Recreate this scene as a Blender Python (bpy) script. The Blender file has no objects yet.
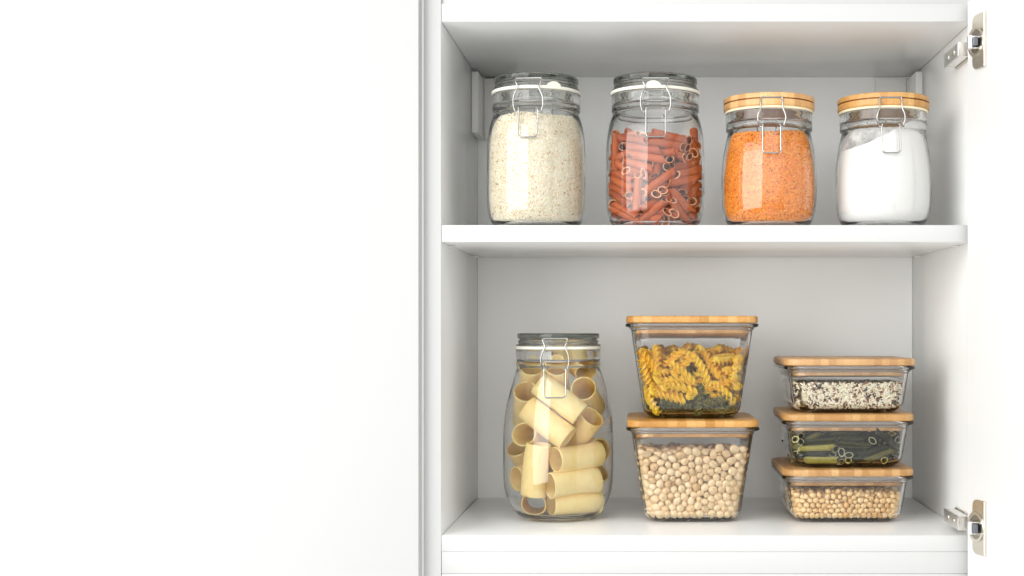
# A white kitchen cupboard with clip-top glass jars and glass boxes of dry food.
# Metres; X right, Y into the cupboard (0 = the front of the carcass), Z up (0 = the cupboard floor).
import bpy, bmesh, math, random
import numpy as np
from mathutils import Vector, Matrix, Quaternion, noise

sc = bpy.context.scene
COL = sc.collection
R = math.radians
PI = math.pi

# ------------------------------------------------------------------ camera
cam_d = bpy.data.cameras.new("camera")
cam_d.sensor_width = 36.0
cam_d.lens = 46.43
cam_d.shift_x = -130 / 1024
cam_d.shift_y = 40 / 1024
cam_d.clip_start = 0.02
cam_d.clip_end = 100
cam = bpy.data.objects.new("camera", cam_d)
COL.objects.link(cam)
cam.location = (0, -1.4, 0.22)
cam.rotation_euler = (R(90), 0, 0)
sc.camera = cam

# ------------------------------------------------------------------ light: bright white room and one big window
world = bpy.data.worlds.new("World")
sc.world = world
world.use_nodes = True
bgn = world.node_tree.nodes["Background"]
bgn.inputs["Color"].default_value = (1.0, 1.0, 0.985, 1)
# frontal glow added to the room light to lift the interior; elsewhere dimmer
WT = world.node_tree
_tc = WT.nodes.new("ShaderNodeTexCoord")
_dp = WT.nodes.new("ShaderNodeVectorMath"); _dp.operation = "DOT_PRODUCT"
_dp.inputs[1].default_value = (0.0, -0.896, 0.444)
WT.links.new(_tc.outputs["Generated"], _dp.inputs[0])
_mr = WT.nodes.new("ShaderNodeMapRange"); _mr.interpolation_type = "SMOOTHSTEP"
_mr.inputs["From Min"].default_value = 0.66
_mr.inputs["From Max"].default_value = 0.99
_mr.inputs["To Min"].default_value = 0.20
_mr.inputs["To Max"].default_value = 1.9
WT.links.new(_dp.outputs["Value"], _mr.inputs["Value"])
# second glow added from low in front, to lift ceiling and shelf underside
_dq = WT.nodes.new("ShaderNodeVectorMath"); _dq.operation = "DOT_PRODUCT"
_dq.inputs[1].default_value = (0.0, -0.66, -0.75)
WT.links.new(_tc.outputs["Generated"], _dq.inputs[0])
_mq = WT.nodes.new("ShaderNodeMapRange"); _mq.interpolation_type = "SMOOTHSTEP"
_mq.inputs["From Min"].default_value = 0.78
_mq.inputs["From Max"].default_value = 0.95
_mq.inputs["To Min"].default_value = 0.0
_mq.inputs["To Max"].default_value = 0.9
WT.links.new(_dq.outputs["Value"], _mq.inputs["Value"])
_sum = WT.nodes.new("ShaderNodeMath"); _sum.operation = "ADD"
WT.links.new(_mr.outputs[0], _sum.inputs[0])
WT.links.new(_mq.outputs[0], _sum.inputs[1])
WT.links.new(_sum.outputs[0], bgn.inputs["Strength"])

ld = bpy.data.lights.new("window_light", "AREA")
ld.shape = "RECTANGLE"
ld.size = 2.3
ld.size_y = 2.0
ld.energy = 54
ld.color = (1.0, 0.998, 0.98)
win = bpy.data.objects.new("window_light", ld)
COL.objects.link(win)
win.location = (-1.62, -1.55, 0.55)
win.rotation_euler = (Vector((0.05, 0.05, 0.25)) - win.location).to_track_quat("-Z", "Y").to_euler()

sc.view_settings.view_transform = "Standard"
sc.view_settings.look = "None"
sc.view_settings.gamma = 1
sc.view_settings.exposure = 0.24
sc.render.engine = "CYCLES"
cy = sc.cycles
cy.max_bounces = 28
cy.diffuse_bounces = 6
cy.glossy_bounces = 8
cy.transmission_bounces = 24
cy.transparent_max_bounces = 16
cy.caustics_reflective = True
cy.caustics_refractive = True
cy.blur_glossy = 0.3
cy.sample_clamp_indirect = 6.0
cy.use_adaptive_sampling = True
cy.adaptive_threshold = 0.01
try:
    cy.use_denoising = True
    cy.denoiser = "OPENIMAGEDENOISE"
except Exception:
    pass
sc.render.film_transparent = False

# ------------------------------------------------------------------ materials
def mat(name, color=(0.8, 0.8, 0.8), rough=0.5, metal=0.0, **kw):
    m = bpy.data.materials.new(name)
    m.use_nodes = True
    b = m.node_tree.nodes["Principled BSDF"]
    b.inputs["Base Color"].default_value = (*color, 1)
    b.inputs["Roughness"].default_value = rough
    b.inputs["Metallic"].default_value = metal
    for k, v in kw.items():
        b.inputs[k].default_value = v
    return m

class NT:
    def __init__(s, m):
        s.t = m.node_tree
        s.b = s.t.nodes["Principled BSDF"]
    def n(s, typ, **kw):
        x = s.t.nodes.new(typ)
        for k, v in kw.items():
            if k.startswith("i_"):
                x.inputs[k[2:].replace("_", " ")].default_value = v
            else:
                setattr(x, k, v)
        return x
    def l(s, a, b):
        s.t.links.new(a, b)
    def ramp(s, stops, interp="LINEAR"):
        r = s.t.nodes.new("ShaderNodeValToRGB")
        r.color_ramp.interpolation = interp
        e = r.color_ramp.elements
        while len(e) < len(stops):
            e.new(0.5)
        for q, (p, c) in zip(e, stops):
            q.position = p
            q.color = (*c, 1)
        return r

def bump(nt, height, strength=0.2, dist=0.001):
    bp = nt.n("ShaderNodeBump")
    bp.inputs["Strength"].default_value = strength
    bp.inputs["Distance"].default_value = dist
    nt.l(height, bp.inputs["Height"])
    nt.l(bp.outputs[0], nt.b.inputs["Normal"])

def melamine(name, color, rough=0.33):
    m = mat(name, color, rough)
    nt = NT(m)
    tc = nt.n("ShaderNodeTexCoord")
    nz = nt.n("ShaderNodeTexNoise", i_Scale=900.0, i_Detail=2.0)
    nt.l(tc.outputs["Object"], nz.inputs["Vector"])
    bump(nt, nz.outputs["Fac"], 0.02, 0.0002)
    n2 = nt.n("ShaderNodeTexNoise", i_Scale=9.0, i_Detail=3.0)
    nt.l(tc.outputs["Object"], n2.inputs["Vector"])
    mr = nt.n("ShaderNodeMapRange")
    mr.inputs["To Min"].default_value = rough - 0.05
    mr.inputs["To Max"].default_value = rough + 0.07
    nt.l(n2.outputs["Fac"], mr.inputs["Value"])
    nt.l(mr.outputs[0], nt.b.inputs["Roughness"])
    return m

M_WHITE = melamine("white_melamine", (0.88, 0.887, 0.88), 0.20)
M_EDGE_DIM = melamine("dimmed_edge_white", (0.60, 0.605, 0.60), 0.40)  # darker copy of the white, tones down the light on board fronts
M_DOOR = melamine("dimmed_door_lacquer", (0.565, 0.567, 0.563), 0.48)  # door white darkened to offset the strong light on the fronts
M_INNER = melamine("white_door_back", (0.88, 0.885, 0.88), 0.38)
M_PLASTIC = mat("white_plastic", (0.78, 0.78, 0.76), 0.4)
M_NICKEL = mat("nickel", (0.74, 0.69, 0.60), 0.28, 1.0)
M_CHROME = mat("polished_nickel", (0.90, 0.89, 0.87), 0.28, 1.0)
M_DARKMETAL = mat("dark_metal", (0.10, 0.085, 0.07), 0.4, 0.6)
M_CUP = mat("shaded_nickel", (0.36, 0.33, 0.29), 0.35, 1.0)  # darker copy of the nickel: shade inside the hinge cup, as colour
M_BLACKPL = mat("grey_plastic", (0.12, 0.13, 0.15), 0.45)
M_STEEL = mat("steel_wire", (0.40, 0.395, 0.385), 0.2, 1.0)
M_RUBBER = mat("white_rubber", (0.77, 0.76, 0.67), 0.5)
M_CREAMRUB = mat("cream_rubber", (0.85, 0.76, 0.52), 0.5)

def glass(name, tint, density, rough=0.0, ior=1.47):
    """clear glass that absorbs a little on the way through, so thick edges go grey"""
    m = mat(name, (1, 1, 1), rough, 0.0, **{"IOR": ior, "Transmission Weight": 1.0})
    nt = NT(m)
    va = nt.n("ShaderNodeVolumeAbsorption")
    va.inputs["Color"].default_value = (*tint, 1)
    va.inputs["Density"].default_value = density
    nt.l(va.outputs[0], nt.t.nodes["Material Output"].inputs["Volume"])
    tc = nt.n("ShaderNodeTexCoord")
    nz = nt.n("ShaderNodeTexNoise", i_Scale=38.0, i_Detail=1.0)
    nt.l(tc.outputs["Object"], nz.inputs["Vector"])
    bump(nt, nz.outputs["Fac"], 0.25, 0.0011)      # pressed glass is never quite even
    return m
M_GLASS = glass("clear_glass", (0.50, 0.55, 0.52), 10.0)
M_BOXGLASS = glass("box_glass", (0.46, 0.50, 0.52), 18.0)
M_LIDGLASS = glass("thick_lid_glass", (0.46, 0.50, 0.46), 30.0)
M_SILICONE = mat("clear_silicone", (0.86, 0.80, 0.77), 0.4, 0.0, **{"IOR": 1.41, "Transmission Weight": 0.45})

def bamboo(name, cell, tone=1.0):
    m = mat(name, (0.7, 0.45, 0.2), 0.42)
    nt = NT(m)
    tc = nt.n("ShaderNodeTexCoord")
    oi = nt.n("ShaderNodeObjectInfo")
    sx = nt.n("ShaderNodeSeparateXYZ")
    nt.l(tc.outputs["Object"], sx.inputs[0])
    # wobble the strip edges a little, then one random tone per strip
    mu = nt.n("ShaderNodeMath", operation="MULTIPLY_ADD")
    mu.inputs[1].default_value = 1.0 / cell
    nt.l(sx.outputs["X"], mu.inputs[0])
    r10 = nt.n("ShaderNodeMath", operation="MULTIPLY")
    r10.inputs[1].default_value = 97.0
    nt.l(oi.outputs["Random"], r10.inputs[0])
    nt.l(r10.outputs[0], mu.inputs[2])
    fl = nt.n("ShaderNodeMath", operation="FLOOR")
    nt.l(mu.outputs[0], fl.inputs[0])
    wn = nt.n("ShaderNodeTexWhiteNoise", noise_dimensions="1D")
    nt.l(fl.outputs[0], wn.inputs["W"])
    rp = nt.ramp([(0.0, (0.49, 0.245, 0.075)), (0.35, (0.60, 0.325, 0.11)), (0.7, (0.66, 0.375, 0.14)), (1.0, (0.71, 0.44, 0.185))])
    nt.l(wn.outputs["Value"], rp.inputs[0])
    fr = nt.n("ShaderNodeMath", operation="FRACT")
    nt.l(mu.outputs[0], fr.inputs[0])
    seam = nt.ramp([(0.0, (0.9, 0.87, 0.84)), (0.06, (1, 1, 1)), (0.96, (1, 1, 1)), (1.0, (0.93, 0.9, 0.88))])
    nt.l(fr.outputs[0], seam.inputs[0])
    mp = nt.n("ShaderNodeMapping")
    mp.inputs["Scale"].default_value = (900, 26, 500)
    nt.l(tc.outputs["Object"], mp.inputs["Vector"])
    ad = nt.n("ShaderNodeVectorMath", operation="ADD")
    nt.l(mp.outputs[0], ad.inputs[0])
    nt.l(r10.outputs[0], ad.inputs[1])
    nz = nt.n("ShaderNodeTexNoise", i_Scale=1.0, i_Detail=3.0)
    nt.l(ad.outputs[0], nz.inputs["Vector"])
    gr = nt.ramp([(0.28, (0.74, 0.66, 0.55)), (0.52, (1, 1, 1)), (0.8, (1.08, 1.06, 1.02))])
    nt.l(nz.outputs["Fac"], gr.inputs[0])
    m1 = nt.n("ShaderNodeMix", data_type="RGBA", blend_type="MULTIPLY")
    m1.inputs["Factor"].default_value = 1.0
    nt.l(rp.outputs[0], m1.inputs[6]); nt.l(seam.outputs[0], m1.inputs[7])
    m2 = nt.n("ShaderNodeMix", data_type="RGBA", blend_type="MULTIPLY")
    m2.inputs["Factor"].default_value = 0.9
    nt.l(m1.outputs[2], m2.inputs[6]); nt.l(gr.outputs[0], m2.inputs[7])
    hs = nt.n("ShaderNodeHueSaturation")
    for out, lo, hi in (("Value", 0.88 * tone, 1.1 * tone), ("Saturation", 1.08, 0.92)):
        q = nt.n("ShaderNodeMapRange")
        q.inputs["To Min"].default_value = lo
        q.inputs["To Max"].default_value = hi
        nt.l(oi.outputs["Random"], q.inputs["Value"])
        nt.l(q.outputs[0], hs.inputs[out])
    nt.l(m2.outputs[2], hs.inputs["Color"])
    nt.l(hs.outputs[0], nt.b.inputs["Base Color"])
    bump(nt, nz.outputs["Fac"], 0.15, 0.0003)
    return m
M_BAMBOO = bamboo("bamboo", 0.0105)
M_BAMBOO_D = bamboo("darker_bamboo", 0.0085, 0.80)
M_BAMBOO_R = bamboo("bamboo_round", 0.0075)

def food(name, stops, rough=0.6, per="object", spot=None, sss=0.0, nscale=350.0, bstr=0.25):
    """dry food: a tone per piece (object or loose island) with fine mottling"""
    m = mat(name, stops[0][1], rough)
    nt = NT(m)
    if sss:
        nt.b.inputs["Subsurface Weight"].default_value = sss
        nt.b.inputs["Subsurface Radius"].default_value = (1.0, 0.6, 0.25)
        nt.b.inputs["Subsurface Scale"].default_value = 0.0025
    if per == "object":
        src = nt.n("ShaderNodeObjectInfo").outputs["Random"]
    else:
        src = nt.n("ShaderNodeNewGeometry").outputs["Random Per Island"]
    rp = nt.ramp(stops)
    nt.l(src, rp.inputs[0])
    tc = nt.n("ShaderNodeTexCoord")
    nz = nt.n("ShaderNodeTexNoise", i_Scale=nscale, i_Detail=4.0)
    nt.l(tc.outputs["Object"], nz.inputs["Vector"])
    gr = nt.ramp([(0.3, spot or (0.82, 0.78, 0.7)), (0.6, (1, 1, 1))])
    nt.l(nz.outputs["Fac"], gr.inputs[0])
    mx = nt.n("ShaderNodeMix", data_type="RGBA", blend_type="MULTIPLY")
    mx.inputs["Factor"].default_value = 0.8
    nt.l(rp.outputs[0], mx.inputs[6]); nt.l(gr.outputs[0], mx.inputs[7])
    nt.l(mx.outputs[2], nt.b.inputs["Base Color"])
    bump(nt, nz.outputs["Fac"], bstr, 0.0004)
    return m

M_GRAIN = food("pale_grain", [(0.0, (0.95, 0.91, 0.79)), (0.65, (0.93, 0.87, 0.70)), (0.90, (0.89, 0.78, 0.55)), (0.965, (0.78, 0.58, 0.31)), (0.995, (0.60, 0.36, 0.15)), (1.0, (0.2, 0.1, 0.05))], 0.55, "island")
M_LENTIL = food("red_lentil", [(0.0, (0.98, 0.38, 0.035)), (0.5, (0.97, 0.31, 0.022)), (0.86, (0.98, 0.47, 0.085)), (0.95, (0.84, 0.20, 0.015)), (1.0, (0.42, 0.11, 0.015))], 0.55, "island")
M_WILD = food("rice_mix", [(0.0, (0.90, 0.85, 0.70)), (0.45, (0.87, 0.79, 0.58)), (0.78, (0.38, 0.16, 0.08)), (0.89, (0.25, 0.09, 0.05)), (0.93, (0.035, 0.025, 0.025)), (1.0, (0.02, 0.016, 0.02))], 0.45, "island")
_w = NT(M_WILD)
_tc = _w.n("ShaderNodeTexCoord")
_nz = _w.n("ShaderNodeTexNoise", i_Scale=85.0, i_Detail=1.0)
_w.l(_tc.outputs["Object"], _nz.inputs["Vector"])
_ad = _w.n("ShaderNodeMath", operation="MULTIPLY_ADD")
_ad.inputs[1].default_value = 1.5
_ad.inputs[2].default_value = -0.75
_w.l(_nz.outputs["Fac"], _ad.inputs[0])
_sm = _w.n("ShaderNodeMath", operation="ADD", use_clamp=True)
_w.l(_ad.outputs[0], _sm.inputs[0])
_w.l(next(n for n in _w.t.nodes if n.type == "NEW_GEOMETRY").outputs["Random Per Island"], _sm.inputs[1])
_w.l(_sm.outputs[0], next(n for n in _w.t.nodes if n.type == "VALTORGB" and len(n.color_ramp.elements) > 4).inputs[0])
for e in M_WILD.node_tree.nodes:
    if e.type == "VALTORGB" and len(e.color_ramp.elements) > 4:
        e.color_ramp.interpolation = "CONSTANT"
M_REDPENNE = food("red_pasta", [(0.0, (0.42, 0.078, 0.010)), (0.5, (0.50, 0.102, 0.015)), (1.0, (0.32, 0.052, 0.006))], 0.65, "object", (0.8, 0.7, 0.62))
M_REDRIM = food("red_pasta_cut", [(0.0, (0.76, 0.36, 0.18)), (1.0, (0.84, 0.46, 0.27))], 0.6)
M_GREENRIM = food("green_pasta_cut", [(0.0, (0.30, 0.30, 0.18)), (0.8, (0.38, 0.37, 0.22)), (0.86, (0.62, 0.56, 0.20)), (1.0, (0.66, 0.60, 0.24))], 0.6)
M_GREENPENNE = food("green_pasta", [(0.0, (0.014, 0.016, 0.008)), (0.5, (0.026, 0.028, 0.011)), (0.80, (0.05, 0.05, 0.016)), (0.86, (0.27, 0.24, 0.045)), (1.0, (0.38, 0.33, 0.075))], 0.75, "object", (0.75, 0.75, 0.7))
M_GREENPENNE.node_tree.nodes["Principled BSDF"].inputs["Specular IOR Level"].default_value = 0.2
M_YELLOWFUS = food("yellow_pasta", [(0.0, (0.97, 0.60, 0.035)), (0.5, (0.98, 0.69, 0.07)), (1.0, (0.94, 0.52, 0.02))], 0.48, "object", (0.94, 0.88, 0.72), 0.35)
M_GREENFUS = food("green_spiral_pasta", [(0.0, (0.10, 0.10, 0.02)), (1.0, (0.19, 0.17, 0.04))], 0.5, "object")
M_PACCHERI = food("wheat_pasta", [(0.0, (0.96, 0.73, 0.32)), (0.5, (0.97, 0.78, 0.39)), (1.0, (0.94, 0.68, 0.27))], 0.5, "object", (0.95, 0.91, 0.82), 0.4, 160.0, 0.12)
M_CHICK = food("chickpea", [(0.0, (0.81, 0.61, 0.36)), (0.4, (0.89, 0.72, 0.47)), (0.8, (0.86, 0.66, 0.41)), (1.0, (0.72, 0.49, 0.25))], 0.6, "object", (0.82, 0.74, 0.62))
M_CHICK_I = food("chickpea_mass", [(0.0, (0.81, 0.61, 0.36)), (0.4, (0.89, 0.72, 0.47)), (0.8, (0.86, 0.66, 0.41)), (1.0, (0.72, 0.49, 0.25))], 0.6, "island", (0.82, 0.74, 0.62))
M_SOY = food("soybean", [(0.0, (0.84, 0.58, 0.27)), (0.5, (0.90, 0.67, 0.36)), (1.0, (0.78, 0.48, 0.19))], 0.4, "object", (0.9, 0.84, 0.72))
M_SOY_I = food("soybean_mass", [(0.0, (0.84, 0.58, 0.27)), (0.5, (0.90, 0.67, 0.36)), (1.0, (0.78, 0.48, 0.19))], 0.4, "island", (0.9, 0.84, 0.72))
M_FLOUR = food("flour", [(0.0, (0.86, 0.855, 0.84)), (1.0, (0.86, 0.855, 0.84))], 0.9, "object", (0.97, 0.97, 0.96), 0.0, 260.0, 0.35)

def dust_material():
    m = mat("flour_film", (0.86, 0.85, 0.83), 0.9)
    nt = NT(m)
    tc = nt.n("ShaderNodeTexCoord")
    a = nt.n("ShaderNodeTexNoise", i_Scale=75.0, i_Detail=6.0, i_Roughness=0.65)
    nt.l(tc.outputs["Object"], a.inputs["Vector"])
    rp = nt.ramp([(0.32, (0.25, 0.25, 0.25)), (0.5, (0.62, 0.62, 0.62)), (0.66, (0.96, 0.96, 0.96))])
    nt.l(a.outputs["Fac"], rp.inputs[0])
    nt.l(rp.outputs[0], nt.b.inputs["Alpha"])
    return m
M_DUST = dust_material()

# ------------------------------------------------------------------ helpers
def obj(name, me, m=None, parent=None, loc=None, smooth=35):
    if isinstance(me, bmesh.types.BMesh):
        bm = me
        me = bpy.data.meshes.new(name)
        bm.normal_update()
        bm.to_mesh(me)
        bm.free()
    if m is not None and not me.materials:
        me.materials.append(m)
    if smooth:
        me.polygons.foreach_set("use_smooth", [True] * len(me.polygons))
        try:
            me.set_sharp_from_angle(angle=R(smooth))
        except Exception:
            pass
    o = bpy.data.objects.new(name, me)
    COL.objects.link(o)
    if parent is not None:
        o.parent = parent
    if loc is not None:
        o.location = loc
    return o

def tag(o, label, cat, group=None, kind=None):
    o["label"] = label
    o["category"] = cat
    if group:
        o["group"] = group
    if kind:
        o["kind"] = kind
    return o

def thing(name, label, cat, loc=(0, 0, 0), rz=0.0, group=None):
    o = bpy.data.objects.new(name, None)
    o.empty_display_size = 0.02
    COL.objects.link(o)
    o.location = loc
    o.rotation_euler = (0, 0, rz)
    return tag(o, label, cat, group)

def box(bm, x0, x1, y0, y1, z0, z1, bev=0.0, segs=2):
    before = set(bm.verts)
    bmesh.ops.create_cube(bm, size=1.0)
    vs = [v for v in bm.verts if v not in before]
    for v in vs:
        v.co = Vector(((x0 + x1) / 2 + v.co.x * (x1 - x0), (y0 + y1) / 2 + v.co.y * (y1 - y0), (z0 + z1) / 2 + v.co.z * (z1 - z0)))
    if bev:
        es = {e for v in vs for e in v.link_edges}
        bmesh.ops.bevel(bm, geom=list(es), offset=bev, segments=segs, affect="EDGES", profile=0.5)

def boxobj(name, x0, x1, y0, y1, z0, z1, m, parent=None, bev=0.0006, edge=None):
    c = Vector(((x0 + x1) / 2, (y0 + y1) / 2, (z0 + z1) / 2))
    bm = bmesh.new()
    box(bm, x0 - c.x, x1 - c.x, y0 - c.y, y1 - c.y, z0 - c.z, z1 - c.z, bev)
    o = obj(name, bm, m, parent, c, smooth=30)
    if edge is not None:             # a board's front face gets the white darkened against the strong light
        o.data.materials.append(edge)
        for p in o.data.polygons:
            if p.normal.y < -0.9:
                p.material_index = 1
    return o

def catmull(pts, n=5):
    out = []
    P = [Vector(p) for p in pts]
    for i in range(len(P) - 1):
        p0 = P[max(i - 1, 0)]; p1 = P[i]; p2 = P[i + 1]; p3 = P[min(i + 2, len(P) - 1)]
        for k in range(n):
            t = k / n
            out.append(0.5 * ((2 * p1) + (p2 - p0) * t + (2 * p0 - 5 * p1 + 4 * p2 - p3) * t * t + (3 * p1 - p0 - 3 * p2 + p3) * t ** 3))
    out.append(P[-1])
    return out

def lathe(profile, segs=112, closed=False):
    """revolve (r, z) points about Z; ends on the axis are closed with fans"""
    bm = bmesh.new()
    rings = []
    for r, z in profile:
        if r < 1e-6:
            rings.append([bm.verts.new((0, 0, z))])
        else:
            rings.append([bm.verts.new((r * math.cos(2 * PI * i / segs), r * math.sin(2 * PI * i / segs), z)) for i in range(segs)])
    pairs = list(zip(rings, rings[1:]))
    if closed:
        pairs.append((rings[-1], rings[0]))
    for a, b in pairs:
        for i in range(segs):
            j = (i + 1) % segs
            if len(a) == 1 and len(b) == 1:
                continue
            if len(a) == 1:
                bm.faces.new((a[0], b[j], b[i]))
            elif len(b) == 1:
                bm.faces.new((a[i], a[j], b[0]))
            else:
                bm.faces.new((a[i], a[j], b[j], b[i]))
    bmesh.ops.recalc_face_normals(bm, faces=bm.faces)
    return bm

def tube(bm, pts, rad, closed=False, segs=10):
    P = [Vector(p) for p in pts]
    n = len(P)
    tan = []
    for i in range(n):
        a = P[(i - 1) % n] if (closed or i > 0) else P[i]
        b = P[(i + 1) % n] if (closed or i < n - 1) else P[i]
        tan.append((b - a).normalized())
    up = Vector((0, 0, 1)) if abs(tan[0].z) < 0.9 else Vector((1, 0, 0))
    nrm = tan[0].cross(up).normalized()
    rings = []
    for i in range(n):
        if i:
            nrm = tan[i - 1].rotation_difference(tan[i]) @ nrm
        nrm = (nrm - tan[i] * nrm.dot(tan[i])).normalized()
        bi = tan[i].cross(nrm)
        rings.append([bm.verts.new(P[i] + rad * (math.cos(2 * PI * k / segs) * nrm + math.sin(2 * PI * k / segs) * bi)) for k in range(segs)])
    seq = list(zip(rings, rings[1:]))
    if closed:
        # align the last ring to the first
        best = min(range(segs), key=lambda s: sum((rings[-1][k].co - rings[0][(k + s) % segs].co).length for k in range(segs)))
        seq.append((rings[-1], rings[0][best:] + rings[0][:best]))
    for a, b in seq:
        for k in range(segs):
            j = (k + 1) % segs
            bm.faces.new((a[k], a[j], b[j], b[k]))
    if not closed:
        bm.faces.new(rings[0][::-1])
        bm.faces.new(rings[-1])

def round_path(pts, rad, n=5, closed=False):
    """polyline with its corners rounded"""
    P = [Vector(p) for p in pts]
    out = []
    m = len(P)
    for i in range(m):
        if not closed and i in (0, m - 1):
            out.append(P[i]); continue
        a, b, c = P[(i - 1) % m], P[i], P[(i + 1) % m]
        d1, d2 = (a - b), (c - b)
        r = min(rad, d1.length * 0.45, d2.length * 0.45)
        p, q = b + d1.normalized() * r, b + d2.normalized() * r
        for k in range(n + 1):
            t = k / n
            out.append((1 - t) ** 2 * p + 2 * t * (1 - t) * b + t * t * q)
    return out

def rrect(h, rc, z, n=7):
    pts = []
    for cx, cyy, a0 in ((1, 1, 0), (-1, 1, 90), (-1, -1, 180), (1, -1, 270)):
        for k in range(n + 1):
            a = R(a0 + 90 * k / n)
            pts.append((cx * (h - rc) + rc * math.cos(a), cyy * (h - rc) + rc * math.sin(a), z))
    return pts

def loft(rings):
    bm = bmesh.new()
    V = [[bm.verts.new(p) for p in r] for r in rings]
    n = len(V[0])
    for a, b in zip(V, V[1:]):
        for i in range(n):
            j = (i + 1) % n
            bm.faces.new((a[i], a[j], b[j], b[i]))
    bm.faces.new(V[0][::-1])
    bm.faces.new(V[-1])
    bmesh.ops.recalc_face_normals(bm, faces=bm.faces)
    return bm

def unpack(rows, cols):
    return np.array(rows, dtype=float).reshape(-1, cols) / 10000.0

def np_mesh(name, V, F):
    me = bpy.data.meshes.new(name)
    V = np.asarray(V, dtype=np.float32); F = np.asarray(F, dtype=np.int32)
    me.vertices.add(len(V))
    me.vertices.foreach_set("co", V.ravel())
    k = F.shape[1]
    me.loops.add(F.size)
    me.loops.foreach_set("vertex_index", F.ravel())
    me.polygons.add(len(F))
    me.polygons.foreach_set("loop_start", np.arange(0, F.size, k, dtype=np.int32))
    me.update(calc_edges=True)
    return me

def ico(sub):
    bm = bmesh.new()
    bmesh.ops.create_icosphere(bm, subdivisions=sub, radius=1.0)
    V = np.array([v.co[:] for v in bm.verts]); F = np.array([[v.index for v in f.verts] for f in bm.faces])
    bm.free()
    return V, F

def rand_rot(rng, n):
    q = rng.normal(size=(n, 4)); q /= np.linalg.norm(q, axis=1)[:, None]
    w, x, y, z = q.T
    return np.stack([np.stack([1 - 2 * (y * y + z * z), 2 * (x * y - z * w), 2 * (x * z + y * w)], -1),
                     np.stack([2 * (x * y + z * w), 1 - 2 * (x * x + z * z), 2 * (y * z - x * w)], -1),
                     np.stack([2 * (x * z - y * w), 2 * (y * z + x * w), 1 - 2 * (x * x + y * y)], -1)], 1)

def scatter(name, centres, semi, rng, sub=1, rots=None, jitter=0.18):
    """many small grains as one mesh: an ellipsoid at every centre"""
    V, F = ico(sub)
    n = len(centres)
    s = np.array(semi)[None, None] * rng.uniform(1 - jitter, 1 + jitter, (n, 1, 3))
    A = rand_rot(rng, n) if rots is None else rots
    W = np.einsum("nij,nvj->nvi", A, V[None] * s) + centres[:, None]
    FF = F[None] + (np.arange(n) * len(V))[:, None, None]
    return W.reshape(-1, 3), FF.reshape(-1, 3)

# ------------------------------------------------------------------ the cupboard
XL, XR = -0.2131, 0.3505          # inner faces of the sides
YB = 0.3115                       # inner face of the back
ZS0, ZS1 = 0.3112, 0.3292         # shelf
ZT = 0.5449                       # underside of the top board

cup = thing("kitchen_cupboard", "open white kitchen cupboard with one shelf and its right door swung open", "cupboard", (0, 0, 0))
boxobj("side_panel", XL - 0.018, XL, 0, YB + 0.012, -0.45, 0.95, M_WHITE, cup, edge=M_EDGE_DIM)
boxobj("side_panel", XR, XR + 0.018, 0, YB + 0.012, -0.45, 0.95, M_WHITE, cup, edge=M_EDGE_DIM)
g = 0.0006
boxobj("top_panel", XL + g, XR - g, 0.0004, YB - 0.0002, ZT, ZT + 0.0192, M_WHITE, cup, edge=M_EDGE_DIM)
boxobj("bottom_panel", XL + g, XR - g, 0.0004, YB - 0.0002, -0.0173, 0, M_WHITE, cup, edge=M_EDGE_DIM)
boxobj("shelf", XL + g, XR - g, 0.0006, YB - 0.001, ZS0, ZS1, M_WHITE, cup, edge=M_EDGE_DIM)
boxobj("back_panel", XL + 0.0002, XR - 0.0002, YB, YB + 0.004, -0.44, 0.94, M_WHITE, cup, bev=0)
boxobj("upper_front", XL + g, XR - g, 0.004, 0.022, ZT + 0.0195, 0.95, M_DOOR, cup)
boxobj("rail", XL + g, XR - g, 0.0005, 0.0188, -0.0406, -0.01745, M_DOOR, cup)
boxobj("lower_front", XL + g, XR - g, 0.0007, 0.0204, -0.45, -0.04085, M_DOOR, cup)
for yy in (0.055, 0.262):
    for sx, xx in ((1, XL), (-1, XR)):
        bm = bmesh.new()
        tube(bm, [(0, 0, 0), (sx * 0.008, 0, 0)], 0.0011, segs=12)
        obj("shelf_pin", bm, M_PLASTIC, cup, (xx, yy, ZS0 - 0.0012))
# hanging brackets in the upper back corners, with their cover plates on the back
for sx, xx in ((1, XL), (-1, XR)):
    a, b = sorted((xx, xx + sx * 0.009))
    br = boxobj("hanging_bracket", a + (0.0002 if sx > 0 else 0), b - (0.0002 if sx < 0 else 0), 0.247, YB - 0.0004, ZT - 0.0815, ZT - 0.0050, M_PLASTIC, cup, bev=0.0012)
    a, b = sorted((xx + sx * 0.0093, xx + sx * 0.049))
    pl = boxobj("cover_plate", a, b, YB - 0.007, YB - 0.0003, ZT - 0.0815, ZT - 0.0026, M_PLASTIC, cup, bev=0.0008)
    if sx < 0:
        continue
    boxobj("slot_shade", a, b, YB - 0.0008, YB - 0.0002, ZT - 0.0026, ZT - 0.0003, M_DARKMETAL, cup, bev=0)  # dark strip stands in for the shade inside the slot above the plate

# right door, swung 107 degrees open; local u runs along the width from the hinge edge, w into the room side
DW, DT, PHI = 0.585, 0.018, R(16)
door_bm = bmesh.new()
box(door_bm, 0, DT, -DW, 0, -0.44, 0.5645, 0.001)
door = obj("door", door_bm, M_INNER, cup, (0.3428, -0.0085, 0), smooth=30)
door.rotation_euler = (0, 0, PHI)      # hinge edge at the carcass, free edge towards the room

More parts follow.
